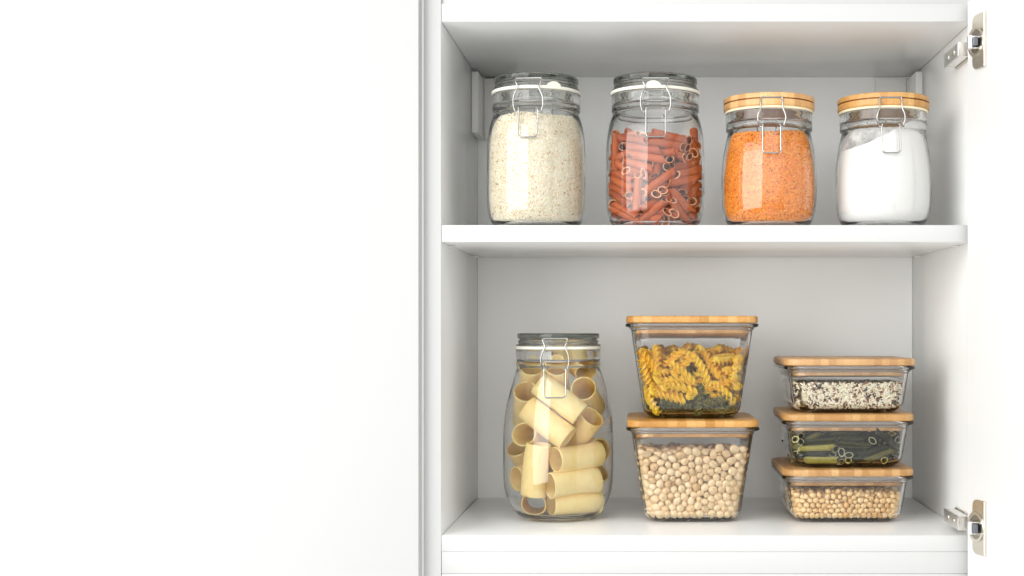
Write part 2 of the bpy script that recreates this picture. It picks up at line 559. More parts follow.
def hinge(z):
    # flange and cup are built in door coordinates and moved to where the open door stands
    D = Matrix.Translation(door.location) @ Matrix.Rotation(PHI, 4, "Z")
    def part(name, boxes, m, parent, bev=0.0008):
        bm = bmesh.new()
        for b in boxes:
            box(bm, *b, bev, 1)
        return obj(name, bm, m, parent, smooth=0)
    hp = part("hinge", [(XR - 0.0035, XR - 0.0002, 0.018, 0.066, z - 0.0086, z + 0.0086)], M_NICKEL, cup)
    # U-shaped arm: closed front, two cheeks, an outer web
    part("arm", [(0.3350, 0.3362, 0.0012, 0.066, z - 0.0073, z + 0.0073), (0.3350, 0.3445, -0.0002, 0.0012, z - 0.0073, z + 0.0073),
                 (0.3362, 0.3465, 0.0012, 0.060, z + 0.0061, z + 0.0073), (0.3362, 0.3465, 0.0012, 0.060, z - 0.0073, z - 0.0061)], M_CHROME, hp, 0.0003)
    bm = bmesh.new()
    for yy in (0.020, 0.046):
        tube(bm, [(0.3352, yy, z), (0.3343, yy, z)], 0.0034, segs=16)
    obj("screw", bm, M_NICKEL, hp)
    # flange on the door: straight free side, rounded hinge side
    bm = bmesh.new()
    out = [(-0.0225 + 0.008 * math.cos(R(90 * k / 8)), 0.0215 + 0.0068 * math.sin(R(90 * k / 8))) for k in range(8, -1, -1)]
    pts = [(-0.0385, 0.0282)] + out + [(u, -v) for u, v in out[::-1]] + [(-0.0385, -0.0282)]
    lo = [bm.verts.new(D @ Vector((-0.0002, u, z + 0.001 + v))) for u, v in pts]
    hi = [bm.verts.new(D @ Vector((-0.0028, u, z + 0.001 + v))) for u, v in pts]
    bm.faces.new(lo); bm.faces.new(hi[::-1])
    for i in range(len(pts)):
        j = (i + 1) % len(pts)
        bm.faces.new((lo[i], hi[i], hi[j], lo[j]))
    bmesh.ops.recalc_face_normals(bm, faces=bm.faces)
    bmesh.ops.bevel(bm, geom=[e for e in bm.edges if e.calc_face_angle(0) > 0.5], offset=0.0005, segments=1, affect="EDGES")
    obj("cup_flange", bm, M_NICKEL, hp, smooth=25)
    def disc(name, ring, m, uc):
        bm = bmesh.new()
        segs = 40
        rows = [[bm.verts.new(D @ Vector((-w - 0.0002, uc + r * math.cos(2 * PI * i / segs), z + 0.001 + r * math.sin(2 * PI * i / segs)))) for i in range(segs if r else 1)] for r, w in ring]
        for a, b in zip(rows, rows[1:]):
            for i in range(segs):
                j = (i + 1) % segs
                bm.faces.new((a[0], b[i], b[j]) if len(a) == 1 else (a[i], b[i], b[j], a[j]))
        bmesh.ops.recalc_face_normals(bm, faces=bm.faces)
        return obj(name, bm, m, hp, smooth=30)
    disc("cup_rim", [(0.0122, 0.0030), (0.0126, 0.0038), (0.0156, 0.0038), (0.0160, 0.0033), (0.0160, 0.0)], M_NICKEL, -0.0225)
    disc("cup_recess", [(0.0, 0.0032), (0.0124, 0.0032), (0.0124, 0.0024)], M_CUP, -0.0225)
    part("link", [(0.3374, 0.3419, -0.034, -0.0275, z - 0.0066, z + 0.0070), (0.3432, 0.3441, -0.0276, -0.0080, z - 0.0055, z + 0.0055), (0.3419, 0.3480, -0.0335, -0.022, z + 0.0050, z + 0.0066), (0.3419, 0.3480, -0.0335, -0.022, z - 0.0066, z - 0.0052)], M_CHROME, hp, 0.0003)
    part("damper", [(0.3422, 0.3462, -0.040, -0.026, z - 0.0046, z + 0.0046)], M_BLACKPL, hp, 0.0006)
    part("pivot", [(0.3440, 0.3450, -0.0078, 0.0010, z - 0.006, z + 0.006)], M_DARKMETAL, hp, 0.0003)
hinge(0.5158)
hinge(0.0128)

# closed door of the next cupboard on the left
nb = thing("kitchen_cupboard", "closed plain white cupboard filling the left of the picture", "cupboard", (-0.55, 0, 0))
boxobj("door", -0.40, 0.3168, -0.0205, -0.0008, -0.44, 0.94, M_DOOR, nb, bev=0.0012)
boxobj("carcass", -0.40, 0.3187, 0.0, YB + 0.012, -0.45, 0.95, M_WHITE, nb)

# ------------------------------------------------------------------ clip-top jars
def vpts(pr, n=4):
    return [(p.x, p.y) for p in catmull([(r, z, 0) for r, z in pr], n)]

OUT_1L = [(0.030, 0.0010), (0.0385, 0.0), (0.0445, 0.0014), (0.0496, 0.0072), (0.0527, 0.0165), (0.0541, 0.030), (0.0543, 0.06), (0.0541, 0.086),
          (0.0531, 0.101), (0.0507, 0.1145), (0.0477, 0.1235), (0.0461, 0.1268)]
IN_1L = [(0.0428, 0.1245), (0.0472, 0.1155), (0.0504, 0.103), (0.0519, 0.088), (0.0524, 0.06), (0.0522, 0.031), (0.0508, 0.0175), (0.0474, 0.0085), (0.041, 0.0044), (0.030, 0.0036)]
BAND_1L = [(0.0474, 0.1275), (0.0482, 0.1290), (0.0482, 0.1310), (0.0474, 0.1325), (0.0467, 0.1335), (0.0473, 0.1350), (0.0482, 0.1362), (0.0483, 0.1450), (0.0476, 0.1466), (0.0466, 0.1472)]
RIM_1L = [(0.0418, 0.1472), (0.0410, 0.1462), (0.0408, 0.130)]

OUT_S = [(0.029, 0.0015), (0.0355, 0.0), (0.0410, 0.0012), (0.0462, 0.0062), (0.0500, 0.0145), (0.0520, 0.026), (0.0527, 0.042), (0.0524, 0.058),
         (0.0512, 0.073), (0.0494, 0.087), (0.0468, 0.1000), (0.0451, 0.1062)]
IN_S = [(0.0416, 0.1050), (0.0440, 0.0990), (0.0468, 0.087), (0.0490, 0.073), (0.0504, 0.058), (0.0508, 0.042), (0.0501, 0.0265), (0.0480, 0.0150), (0.0440, 0.0078), (0.038, 0.0044), (0.028, 0.0036)]
BAND_S = [(0.0464, 0.1066), (0.0474, 0.1078), (0.0475, 0.1114), (0.0466, 0.1136), (0.0460, 0.1146), (0.0466, 0.1158), (0.0475, 0.1168), (0.0476, 0.1250), (0.0470, 0.1262), (0.0462, 0.1266)]
RIM_S = [(0.0412, 0.1266), (0.0405, 0.1258), (0.0402, 0.110)]

OUT_L = [(0.030, 0.0016), (0.0365, 0.0), (0.0425, 0.0016), (0.0505, 0.0085), (0.0578, 0.0205), (0.0622, 0.034), (0.0636, 0.050), (0.0638, 0.080), (0.0634, 0.104),
         (0.0610, 0.124), (0.0580, 0.139), (0.0540, 0.155), (0.0500, 0.168), (0.0474, 0.1745)]
IN_L = [(0.0436, 0.175), (0.0476, 0.168), (0.0518, 0.155), (0.0559, 0.139), (0.0589, 0.124), (0.0613, 0.104), (0.0618, 0.08), (0.0616, 0.05), (0.0602, 0.035), (0.0556, 0.0205), (0.0485, 0.0095), (0.0405, 0.0056), (0.030, 0.0046)]
BAND_L = [(0.0474, 0.1752), (0.0486, 0.1766), (0.0487, 0.1790), (0.0478, 0.1806), (0.0471, 0.1818), (0.0478, 0.1832), (0.0487, 0.1846), (0.0488, 0.1935), (0.0480, 0.1950), (0.0470, 0.1956)]
RIM_L = [(0.0422, 0.1956), (0.0415, 0.1948), (0.0413, 0.180)]

def jar_profile(o, i, band, rim):
    return [(0, 0.0012)] + vpts(o) + vpts(band, 3) + vpts(rim, 2) + vpts(i) + [(0, i[-1][1] + 0.0003)]

def glass_lid(z, R0):
    """thick pressed-glass lid; z is its underside on the gasket, R0 the radius of its top rim"""
    d = R0 - 0.0462
    out = [(0.0415 + d, z), (0.0476 + d, z), (0.0482 + d, z + 0.0007), (0.0480 + d, z + 0.0019), (0.0462 + d, z + 0.0026), (0.0450 + d, z + 0.0033),
           (0.0454 + d, z + 0.0042), (0.0460 + d, z + 0.0050), (0.0459 + d, z + 0.0060), (0.0448 + d, z + 0.0067), (0.0441 + d, z + 0.0076), (0.0446 + d, z + 0.0085),
           (0.0460 + d, z + 0.0091), (0.0464 + d, z + 0.0100), (0.0464 + d, z + 0.0132), (0.0459 + d, z + 0.0145), (0.0446 + d, z + 0.0150)]
    top = [(0.0390 + d, z + 0.0150), (0.0380 + d, z + 0.0140), (0, z + 0.0138)]
    under = [(0, z + 0.0088), (0.0350 + d, z + 0.0088), (0.0368 + d, z + 0.0076), (0.0372 + d, z - 0.0030), (0.0378 + d, z - 0.0036), (0.0395 + d, z - 0.0036), (0.0400 + d, z - 0.0030), (0.0404 + d, z)]
    return under + vpts(out, 3) + top

def wood_lid(z0, z1, zg, R0):
    return [(0, z0), (0.0404, z0), (R0 - 0.0014, z0), (R0 - 0.0003, z0 + 0.0008), (R0, z0 + 0.002), (R0, zg - 0.0010), (R0 - 0.0003, zg - 0.0007), (R0 - 0.0045, zg - 0.0006),
            (R0 - 0.0045, zg + 0.0006), (R0 - 0.0003, zg + 0.0007), (R0, zg + 0.0010), (R0, z1 - 0.0018), (R0 - 0.0005, z1 - 0.0006), (R0 - 0.0018, z1), (0, z1)]

def clip(parent, ang, spec, R_up, R_dn, zneck, Rneck, tilt=0.0):
    """wire bail and lever at the front of a jar: spec = (z, half width) of the bail from top bar to foot, then the lever's"""
    bail, lever = spec
    Q = Matrix.Rotation(R(ang), 4, "Z")
    bm = bmesh.new()
    nb_ = len(bail)
    side = []
    for i, (z, hw) in enumerate(bail):
        t = i / (nb_ - 1)
        y = -(R_up * (1 - t) + R_dn * t) - 0.0022 * math.sin(PI * t)
        side.append((hw, y, z))
    pts = [(-x, y, z) for x, y, z in side[::-1]] + side
    path = round_path(pts, 0.0050, 6)
    tube(bm, [Q @ Vector(p) for p in path], 0.00086, segs=10)
    # hooked feet turning in to the lever
    for s in (-1, 1):
        x, y, z = side[-1]
        tube(bm, [Q @ Vector(p) for p in round_path([(s * x, y, z), (s * (x - 0.0012), y - 0.001, z - 0.0018), (s * (x - 0.0042), y - 0.0005, z + 0.0006)], 0.0015, 4)], 0.00086, segs=10)
    obj("bail", bm, M_STEEL, parent)
    bm = bmesh.new()
    z0, z1, hw, yb = lever
    pts = [(hw, -R_dn - 0.0004, z0), (hw, -R_dn - 0.0012, z0 - 0.006), (hw, -yb, z1), (-hw, -yb, z1), (-hw, -R_dn - 0.0012, z0 - 0.006), (-hw, -R_dn - 0.0004, z0)]
    path = round_path(pts, 0.0042, 6)
    tube(bm, [Q @ Vector(p) for p in path], 0.00086, segs=10)
    # coil ears and the cross wire at the pivot
    for s in (-1, 1):
        c = Vector((s * (hw - 0.0004), -R_dn - 0.0002, z0))
        tube(bm, [Q @ (c + Vector((0, 0.0016 * math.cos(a), 0.0016 * math.sin(a)))) for a in [2 * PI * k / 14 for k in range(14)]], 0.0008, closed=True, segs=8)
    tube(bm, [Q @ Vector(p) for p in round_path([(-hw, -Rneck - 0.0012, zneck), (-hw * 0.55, -Rneck - 0.0018, zneck - 0.0004), (hw * 0.55, -Rneck - 0.0018, zneck - 0.0004), (hw, -Rneck - 0.0012, zneck)], 0.002, 3)], 0.00086, segs=10)
    obj("lever", bm, M_STEEL, parent)
    bm = bmesh.new()
    tube(bm, [(Rneck * math.cos(a), Rneck * math.sin(a), zneck) for a in [2 * PI * k / 72 for k in range(72)]], 0.0008, closed=True, segs=8)
    # hinge loop at the back
    zt = bail[0][0] - 0.004
    hp = [(-0.012, R_dn, zneck), (-0.012, R_dn + 0.002, (zneck + zt) / 2), (-0.011, R_up + 0.001, zt), (0.011, R_up + 0.001, zt), (0.012, R_dn + 0.002, (zneck + zt) / 2), (0.012, R_dn, zneck)]
    tube(bm, [Q @ Vector(p) for p in round_path(hp, 0.003, 4)], 0.00086, segs=8)
    obj("neck_wire", bm, M_STEEL, parent)

def gasket(parent, z0, z1, r0, r1, m, tab=None):
    c = (z1 - z0) / 2
    e = 0.0005
    pr = [(r0, z0), (r1 - 0.0018, z0), (r1 - 0.0009, z0 - e), (r1 - 0.0002, z0), (r1, z0 + c * 0.6), (r1, z1 - c * 0.5), (r1 - 0.0003, z1 + 0.2 * e), (r1 - 0.0009, z1 + e * 0.5), (r1 - 0.0016, z1), (r0, z1)]
    gk = obj("gasket", lathe(pr, 96, True), m, parent)
    if tab is not None:
        a = R(tab)
        bm = bmesh.new()
        w, hgt = 0.0085, 0.0062
        pts = [(w * math.cos(t), hgt * math.sin(t)) for t in [PI * k / 14 for k in range(15)]]
        for rr in (r1 - 0.0012, r1 + 0.0004):
            pass
        lo, hi = [], []
        for x, z in pts:
            b = a + x / r1
            for lst, rr in ((lo, r1 - 0.0014), (hi, r1 + 0.0002)):
                lst.append(bm.verts.new((rr * math.sin(b), -rr * math.cos(b), z0 + c + z)))
        n = len(pts)
        for i in range(n):
            j = (i + 1) % n
            bm.faces.new((lo[i], lo[j], hi[j], hi[i]))
        bm.faces.new(lo[::-1]); bm.faces.new(hi)
        bmesh.ops.recalc_face_normals(bm, faces=bm.faces)
        obj("pull_tab", bm, m, gk)
    return gk

GJ = "clip top glass jars of dry food"
YJ = 0.060
K = 0.001105      # metres per pixel at the upper jars' depth, used once to read positions off the photograph
ZJ = ZS1 + 0.0002
X1, X2, X3, X4 = -0.1167, 0.0146, 0.1403, 0.2665

def big_neck_jar(x, label, ang, tab, rz):
    j = thing("glass_jar", label, "jar", (x, YJ, ZJ), 0, GJ)
    obj("jar_body", lathe(jar_profile(OUT_1L, IN_1L, BAND_1L, RIM_1L)), M_GLASS, j, smooth=50)
    gasket(j, 0.1475, 0.1503, 0.0408, 0.0494, M_RUBBER, tab)
    obj("lid", lathe(glass_lid(0.1505, 0.0462)), M_LIDGLASS, j, smooth=40)
    clip(j, ang, ([(0.1578, 0.0142), (0.1536, 0.0136), (0.1480, 0.0108), (0.1422, 0.0138), (0.1368, 0.0160), (0.1278, 0.0160), (0.1222, 0.0142)], (0.1255, 0.0938, 0.0103, 0.0558)),
         0.0490, 0.0506, 0.1338, 0.0478)
    return j
big_neck_jar(X1, "clip top jar with grey glass lid, filled to the neck with pale grain", -5.4, 27, 0)
big_neck_jar(X2, "clip top jar with grey glass lid, holding red penne pasta", 0, -3, 0)

def wood_lid_jar(x, label, ang):
    j = thing("glass_jar", label, "jar", (x, YJ, ZJ), 0, GJ)
    obj("jar_body", lathe(jar_profile(OUT_S, IN_S, BAND_S, RIM_S)), M_GLASS, j, smooth=50)
    gasket(j, 0.1268, 0.1286, 0.0402, 0.0488, M_CREAMRUB)
    obj("lid", lathe(wood_lid(0.1288, 0.1432, 0.1368, 0.0500)), M_BAMBOO_R, j, smooth=40)
    clip(j, ang, ([(0.1372, 0.0118), (0.1316, 0.0118), (0.1250, 0.0118), (0.1200, 0.0142), (0.1150, 0.0152), (0.1105, 0.0142), (0.1070, 0.0128)], (0.1075, 0.0772, 0.0096, 0.0540)),
         0.0494, 0.0500, 0.1148, 0.0471)
    return j
wood_lid_jar(X3, "clip top jar with bamboo lid, filled with orange red lentils", -2.2)
wood_lid_jar(X4, "clip top jar with bamboo lid, filled with white flour", -1)

XB, YBJ = -0.0969, 0.131
ZF = 0.0003
bj = thing("glass_jar", "tall clip top jar of large tube pasta, alone at left of the cupboard floor", "jar", (XB, YBJ, ZF), 0, GJ)
obj("jar_body", lathe(jar_profile(OUT_L, IN_L, BAND_L, RIM_L)), M_GLASS, bj, smooth=50)
gasket(bj, 0.1958, 0.1986, 0.0413, 0.0497, M_RUBBER)
obj("lid", lathe(glass_lid(0.1988, 0.0472)), M_LIDGLASS, bj, smooth=40)
clip(bj, -0.6, ([(0.2080, 0.0140), (0.2040, 0.0134), (0.1985, 0.0108), (0.1925, 0.0140), (0.1865, 0.0158), (0.1790, 0.0156), (0.1735, 0.0138)], (0.1760, 0.1420, 0.0122, 0.0585)),
     0.0500, 0.0512, 0.1820, 0.0482)

# ------------------------------------------------------------------ square glass boxes with bamboo lids
GB = "stacked glass food boxes with bamboo lids"
def food_box(x, y, z, H, h0, slope, label, rz=0.0, lid_h=0.0741, wood=None):
    wood = wood or M_BAMBOO
    c = thing("food_box", label, "food box", (x, y, z), rz, GB)
    tl = 0.0078                      # bamboo board
    zf1 = H - tl - 0.0006; zf0 = zf1 - 0.0042
    t = 0.0036
    def ho(zz): return h0 + slope * zz
    rings = [rrect(h0 - 0.021, 0.010, 0.0012), rrect(h0 - 0.018, 0.012, 0.0012), rrect(h0 - 0.0168, 0.012, 0.0), rrect(h0 - 0.0130, 0.0140, 0.0)]
    for k in range(1, 7):
        a = R(90 * k / 6)
        rings.append(rrect(h0 - 0.0130 + 0.0130 * math.sin(a) + slope * 0.0130 * (1 - math.cos(a)), 0.0165 + 0.0045 * k / 6, 0.0130 * (1 - math.cos(a))))
    for k in range(1, 5):
        zz = 0.0130 + (zf0 - 0.004 - 0.0130) * k / 4
        rings.append(rrect(ho(zz), 0.0213, zz))
    hz = ho(zf0)
    for dh, zz in ((0.0006, zf0 - 0.0018), (0.0022, zf0 - 0.0004), (0.0036, zf0), (0.0052, zf0 + 0.0006), (0.0058, zf0 + 0.0018), (0.0056, zf1 - 0.0010), (0.0046, zf1)):
        rings.append(rrect(hz + dh, 0.0205, zz))
    rings += [rrect(hz - t + 0.0004, 0.0185, zf1), rrect(hz - t, 0.0180, zf1 - 0.0006), rrect(hz - t, 0.0180, zf0)]
    for k in range(4):
        zz = zf0 - 0.004 - (zf0 - 0.004 - 0.0140) * k / 3
        rings.append(rrect(ho(zz) - t, 0.0180, zz))
    for k in range(1, 6):
        a = R(90 * k / 5)
        rings.append(rrect(ho(0.0140) - t - 0.0085 * (1 - math.cos(a)), 0.0165, 0.0140 - 0.0085 * math.sin(a)))
    rings.append(rrect(h0 - 0.024, 0.010, 0.0055))
    obj("glass_body", loft(rings), M_BOXGLASS, c, smooth=50)
    lb = H - tl
    e = 0.0011
    lid = obj("lid", loft([rrect(lid_h - e, 0.0180, lb), rrect(lid_h - 0.0003, 0.0187, lb + 0.0004), rrect(lid_h, 0.019, lb + e), rrect(lid_h, 0.019, H - 0.0022), rrect(lid_h - 0.0004, 0.0186, H - 0.0011), rrect(lid_h - 0.0012, 0.018, H - 0.0003), rrect(lid_h - 0.0024, 0.017, H)]), wood, c, smooth=50)
    hi = hz - t - 0.0007
    obj("gasket", loft([rrect(hi - 0.0015, 0.016, lb - 0.0060), rrect(hi, 0.017, lb - 0.0054), rrect(hi - 0.0012, 0.016, lb - 0.0040), rrect(hi, 0.017, lb - 0.0022), rrect(hi - 0.0012, 0.016, lb - 0.0006), rrect(hi - 0.0015, 0.016, lb - 0.0002)]), M_SILICONE, lid, smooth=40)
    obj("plug", loft([rrect(hi - 0.0026, 0.015, lb - 0.0112), rrect(hi - 0.0018, 0.0155, lb - 0.0106), rrect(hi - 0.0016, 0.0155, lb - 0.0062)]), wood, lid, smooth=40)
    return c

XT, YT = 0.0567, 0.142
HT, HS = 0.1168, 0.0616
T0, TS = 0.0540, 0.148           # tall box: half width at the base, taper
S0, SS = 0.0620, 0.140           # shallow box
ZT2 = ZF + HT + 0.0003
food_box(XT, YT, ZF, HT, T0, TS, "deep glass box of chickpeas with bamboo lid, bottom of the tall pair", R(0.6))
food_box(XT + 0.0002, YT, ZT2, HT - 0.0006, T0, TS, "deep glass box of yellow spiral pasta, stacked on the chickpea box", R(-0.7))
XS, YS = 0.2318, 0.149
ZS_ = [ZF, ZF + HS + 0.0003, ZF + 2 * HS + 0.0006]
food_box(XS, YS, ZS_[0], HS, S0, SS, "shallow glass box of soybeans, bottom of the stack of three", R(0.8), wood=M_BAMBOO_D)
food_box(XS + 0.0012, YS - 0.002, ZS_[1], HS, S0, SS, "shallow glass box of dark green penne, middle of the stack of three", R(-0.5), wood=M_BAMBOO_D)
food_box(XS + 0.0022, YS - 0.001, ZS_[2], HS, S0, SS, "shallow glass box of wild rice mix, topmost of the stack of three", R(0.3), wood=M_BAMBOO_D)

# piles settled beforehand: positions of the loose pieces in their vessels, in tenths of a millimetre
DATA = {}
DATA["pac"] = [
-329,-328,1294,142,-477,954,-203,-343,1576,272,-387,1213,297,-295,1512,408,244,1271,434,-299,1178,118,54,809,-421,-358,988,-187,191,926,-188,-429,898,-256,-380,304,-491,2,818,-320,366,
373,17,-519,722,495,-158,754,-48,-513,426,471,-214,457,-59,-310,197,485,-57,197,-260,-301,197,-265,299,197,-521,-235,478,-33,113,502,519,-32,780,204,478,808,328,-114,1702,27,356,1922,
-290,-140,1770,-310,315,1380,-350,-236,1473,-428,225,1097,0,-256,1777,-15,221,1413,151,390,124,497,107,523,-92,323,532,74,204,1096,342,349,1117,-174,406,1419,]
DATA["penne"] = [
157,446,574,139,109,639,224,-416,554,431,-195,629,-398,254,451,-199,429,605,-311,256,80,-223,416,366,177,-12,435,469,60,401,-146,-160,331,-6,-472,337,-97,-41,481,-70,-371,415,56,288,
968,-232,134,1002,304,212,381,108,460,387,109,320,395,317,102,448,-137,-116,396,-258,124,259,23,-356,563,-275,-385,595,-172,-121,896,121,-12,866,-103,462,923,176,314,934,0,71,381,-282,
263,390,-111,-405,297,-261,-125,354,-128,-456,917,-393,-244,975,393,-84,518,296,-368,381,-74,-467,620,-331,-338,716,111,-387,80,105,-108,235,260,57,850,-29,87,939,100,420,107,-58,469,
355,143,246,486,-33,472,669,-299,219,187,-400,-3,383,69,220,428,300,39,511,-201,227,834,23,428,815,-325,5,932,-353,-316,869,103,-261,407,-106,-461,541,269,-29,833,364,-303,767,471,39,
498,184,-115,447,22,186,362,-246,286,480,461,-105,573,210,-320,531,-197,-9,431,-457,-116,279,-184,-435,522,-202,-414,200,202,-428,631,424,-211,706,-191,-207,845,94,-54,787,449,145,291,
144,107,138,-404,248,776,-121,81,844,275,374,756,36,193,764,327,-188,335,120,-371,497,-300,186,80,-237,-116,80,91,-220,734,-195,-312,705,446,157,394,258,396,379,38,77,649,-126,-183,
620,-457,-119,461,-279,-381,336,-220,207,728,-361,-82,644,-277,259,259,-260,14,490,-92,164,588,-376,288,704,-263,-393,499,-443,-167,613,-383,-274,677,-120,-309,506,157,371,80,357,309,
313,292,-25,926,77,184,1007,172,-228,375,312,12,223,-53,400,80,-151,448,395,-359,287,199,-347,84,420,183,-249,297,183,33,168,-121,457,556,-355,311,399,-151,10,879,-452,140,853,78,-278,
802,-7,-473,554,-48,299,406,-5,329,80,-307,-108,80,-351,191,80,305,40,325,97,-176,384,304,-363,745,25,-341,881,-444,-162,527,-268,-389,413,-117,-367,967,209,-300,967,365,-102,690,414,
228,605,87,-131,655,119,-458,634,360,-54,762,413,230,690,220,2,681,254,306,624,-62,469,501,118,449,219,424,-71,105,369,118,382,-181,338,548,-382,89,605,-117,164,503,105,381,458,-290,
31,361,-399,-46,80,133,384,290,-111,368,507,10,279,697,-215,26,699,-71,231,158,240,266,154,-88,320,80,-120,306,382,-218,199,206,-37,-28,271,-123,-444,195,111,-314,334,-137,325,1006,
189,410,1024,-119,-25,80,28,-317,80,117,-439,152,-152,-227,169,187,70,240,-26,-134,297,-288,132,522,-38,321,543,50,-272,80,-71,41,80,-116,-458,364,148,-449,557,-472,3,333,-382,-129,
80,175,132,376,217,413,241,77,-467,711,-239,-409,765,124,-28,375,-24,234,239,54,113,553,277,-101,631,468,63,314,411,-233,286,-177,109,535,-470,-53,609,-387,-272,763,-98,-333,881,-90,
-88,322,-261,142,156,-244,-176,908,-295,94,1076,-57,151,865,-317,263,967,-473,-12,796,-223,-155,688,323,242,80,153,-5,80,298,-6,649,341,296,620,-21,-9,520,221,-196,542,-129,-344,779,
172,-441,792,-85,179,80,220,246,80,309,-354,937,18,-460,987,59,-245,991,-263,-264,897,13,41,166,-280,-17,163,335,-225,80,199,-425,255,238,263,239,27,2,230,-163,7,967,-438,172,936,129,
-132,990,444,-141,956,444,-60,925,228,145,1011,25,-88,598,-59,-393,664,165,-63,684,-101,70,762,277,384,647,443,168,846,-126,-102,552,13,194,632,54,471,897,330,334,941,-346,-206,723,
-93,-283,585,63,-468,378,-73,-159,366,97,463,473,-152,360,628,-239,-218,80,28,-402,80,112,460,730,-148,246,745,-410,53,783,-130,-113,704,-368,95,515,-342,323,268,362,-89,892,321,192,
745,-250,-50,884,22,-81,687,-394,-96,420,-231,-340,295,-162,-336,151,-369,-123,236,-226,395,158,-114,98,157,94,-460,262,-141,-378,80,-450,143,429,-452,-7,132,-213,-341,378,-394,-86,
501,-190,-322,998,-377,-82,995,300,-217,183,117,-413,328,-218,411,955,61,289,876,137,-117,746,-165,-214,713,104,462,817,386,274,864,-14,7,431,-287,212,449,-205,-19,80,-236,323,80,-55,
235,800,208,425,732,-296,-76,271,-72,-316,244,-231,-25,245,-401,208,134,474,2,805,385,-277,920,-433,163,773,-172,22,788,167,424,159,99,154,347,-166,-198,408,-379,10,497,156,154,877,
442,141,968,-55,249,80,253,299,80,164,127,705,196,431,646,235,-238,80,400,45,80,195,-72,874,340,-330,850,456,68,197,312,328,134,14,66,496,278,-141,553,154,-256,80,45,64,80,-462,103,
679,-469,-59,396,13,-473,811,-291,-374,859,100,42,161,16,-254,160,-310,356,342,-47,147,323,465,87,680,421,-218,804,-339,179,692,-458,-119,685,367,-5,343,373,-153,80,81,157,686,111,460,
644,466,-76,484,349,-318,323,-272,339,963,2,219,873,-139,-358,210,-339,-154,300,258,-272,775,176,33,790,290,-228,630,62,-9,590,246,107,773,302,-192,709,367,-275,183,183,-436,379,162,
-445,708,207,-136,699,145,-166,817,-153,-260,785,331,-229,268,102,-397,428,-190,355,80,-152,41,80,401,243,946,96,220,930,-441,44,878,-194,-154,770,-435,-154,203,-213,-342,80,-429,-201,
692,-427,-159,1008,-273,-377,231,-452,-138,372,200,-207,454,472,-27,387,-122,78,933,-418,223,860,-405,-109,581,-207,-352,460,-196,171,293,28,-59,365,24,-156,426,-189,91,369,54,-181,
272,-181,-158,80,378,130,80,215,-158,80,-220,-393,124,-423,-200,251,407,239,298,183,38,360,-9,69,240,-203,301,244,-160,-302,428,-330,-70,558,-119,384,80,-172,359,372,-234,-230,760,-472,
-37,877,-43,-472,908,274,-387,858,-402,34,80,-431,193,365,185,435,457,410,235,472,420,114,463,176,332,465,285,206,162,-48,154,158,380,268,231,154,94,314,231,-309,878,-52,-195,891,162,
-444,460,398,-255,520,440,26,1078,463,99,768,-93,122,80,206,181,80,-323,-178,627,-153,96,613,-112,460,642,-318,351,851,85,375,845,344,174,851,110,-238,80,-26,54,80,24,151,445,277,-33,
548,397,-216,135,303,-58,381,-258,262,781,-5,473,752,210,-223,152,373,66,152,-45,-230,281,195,-410,145,-77,-3,834,115,228,845,-471,41,407,-425,208,702,-253,400,666,-434,187,501,-175,
-94,978,108,33,978,24,402,80,-86,384,377,337,124,145,169,-151,148,66,45,413,126,-263,484,358,185,80,178,-64,80,-342,-194,80,-90,-122,245,-15,-131,506,231,-288,624,-133,-170,961,169,
-28,945,-56,239,606,-324,346,740,-91,37,670,-241,-205,580,75,348,80,32,285,388,232,412,545,179,111,557,269,261,756,73,46,819,454,-132,679,440,172,524,313,-253,966,39,-137,878,-163,-174,
528,126,-314,561,70,-235,329,232,-330,80,-66,386,671,106,185,531,-225,-67,522,7,181,524,27,-170,347,262,61,257,308,358,545,249,62,582,-59,470,833,-292,258,867,-11,-40,168,-320,-99,168,
354,-89,597,361,211,542,-135,181,800,145,42,700,]
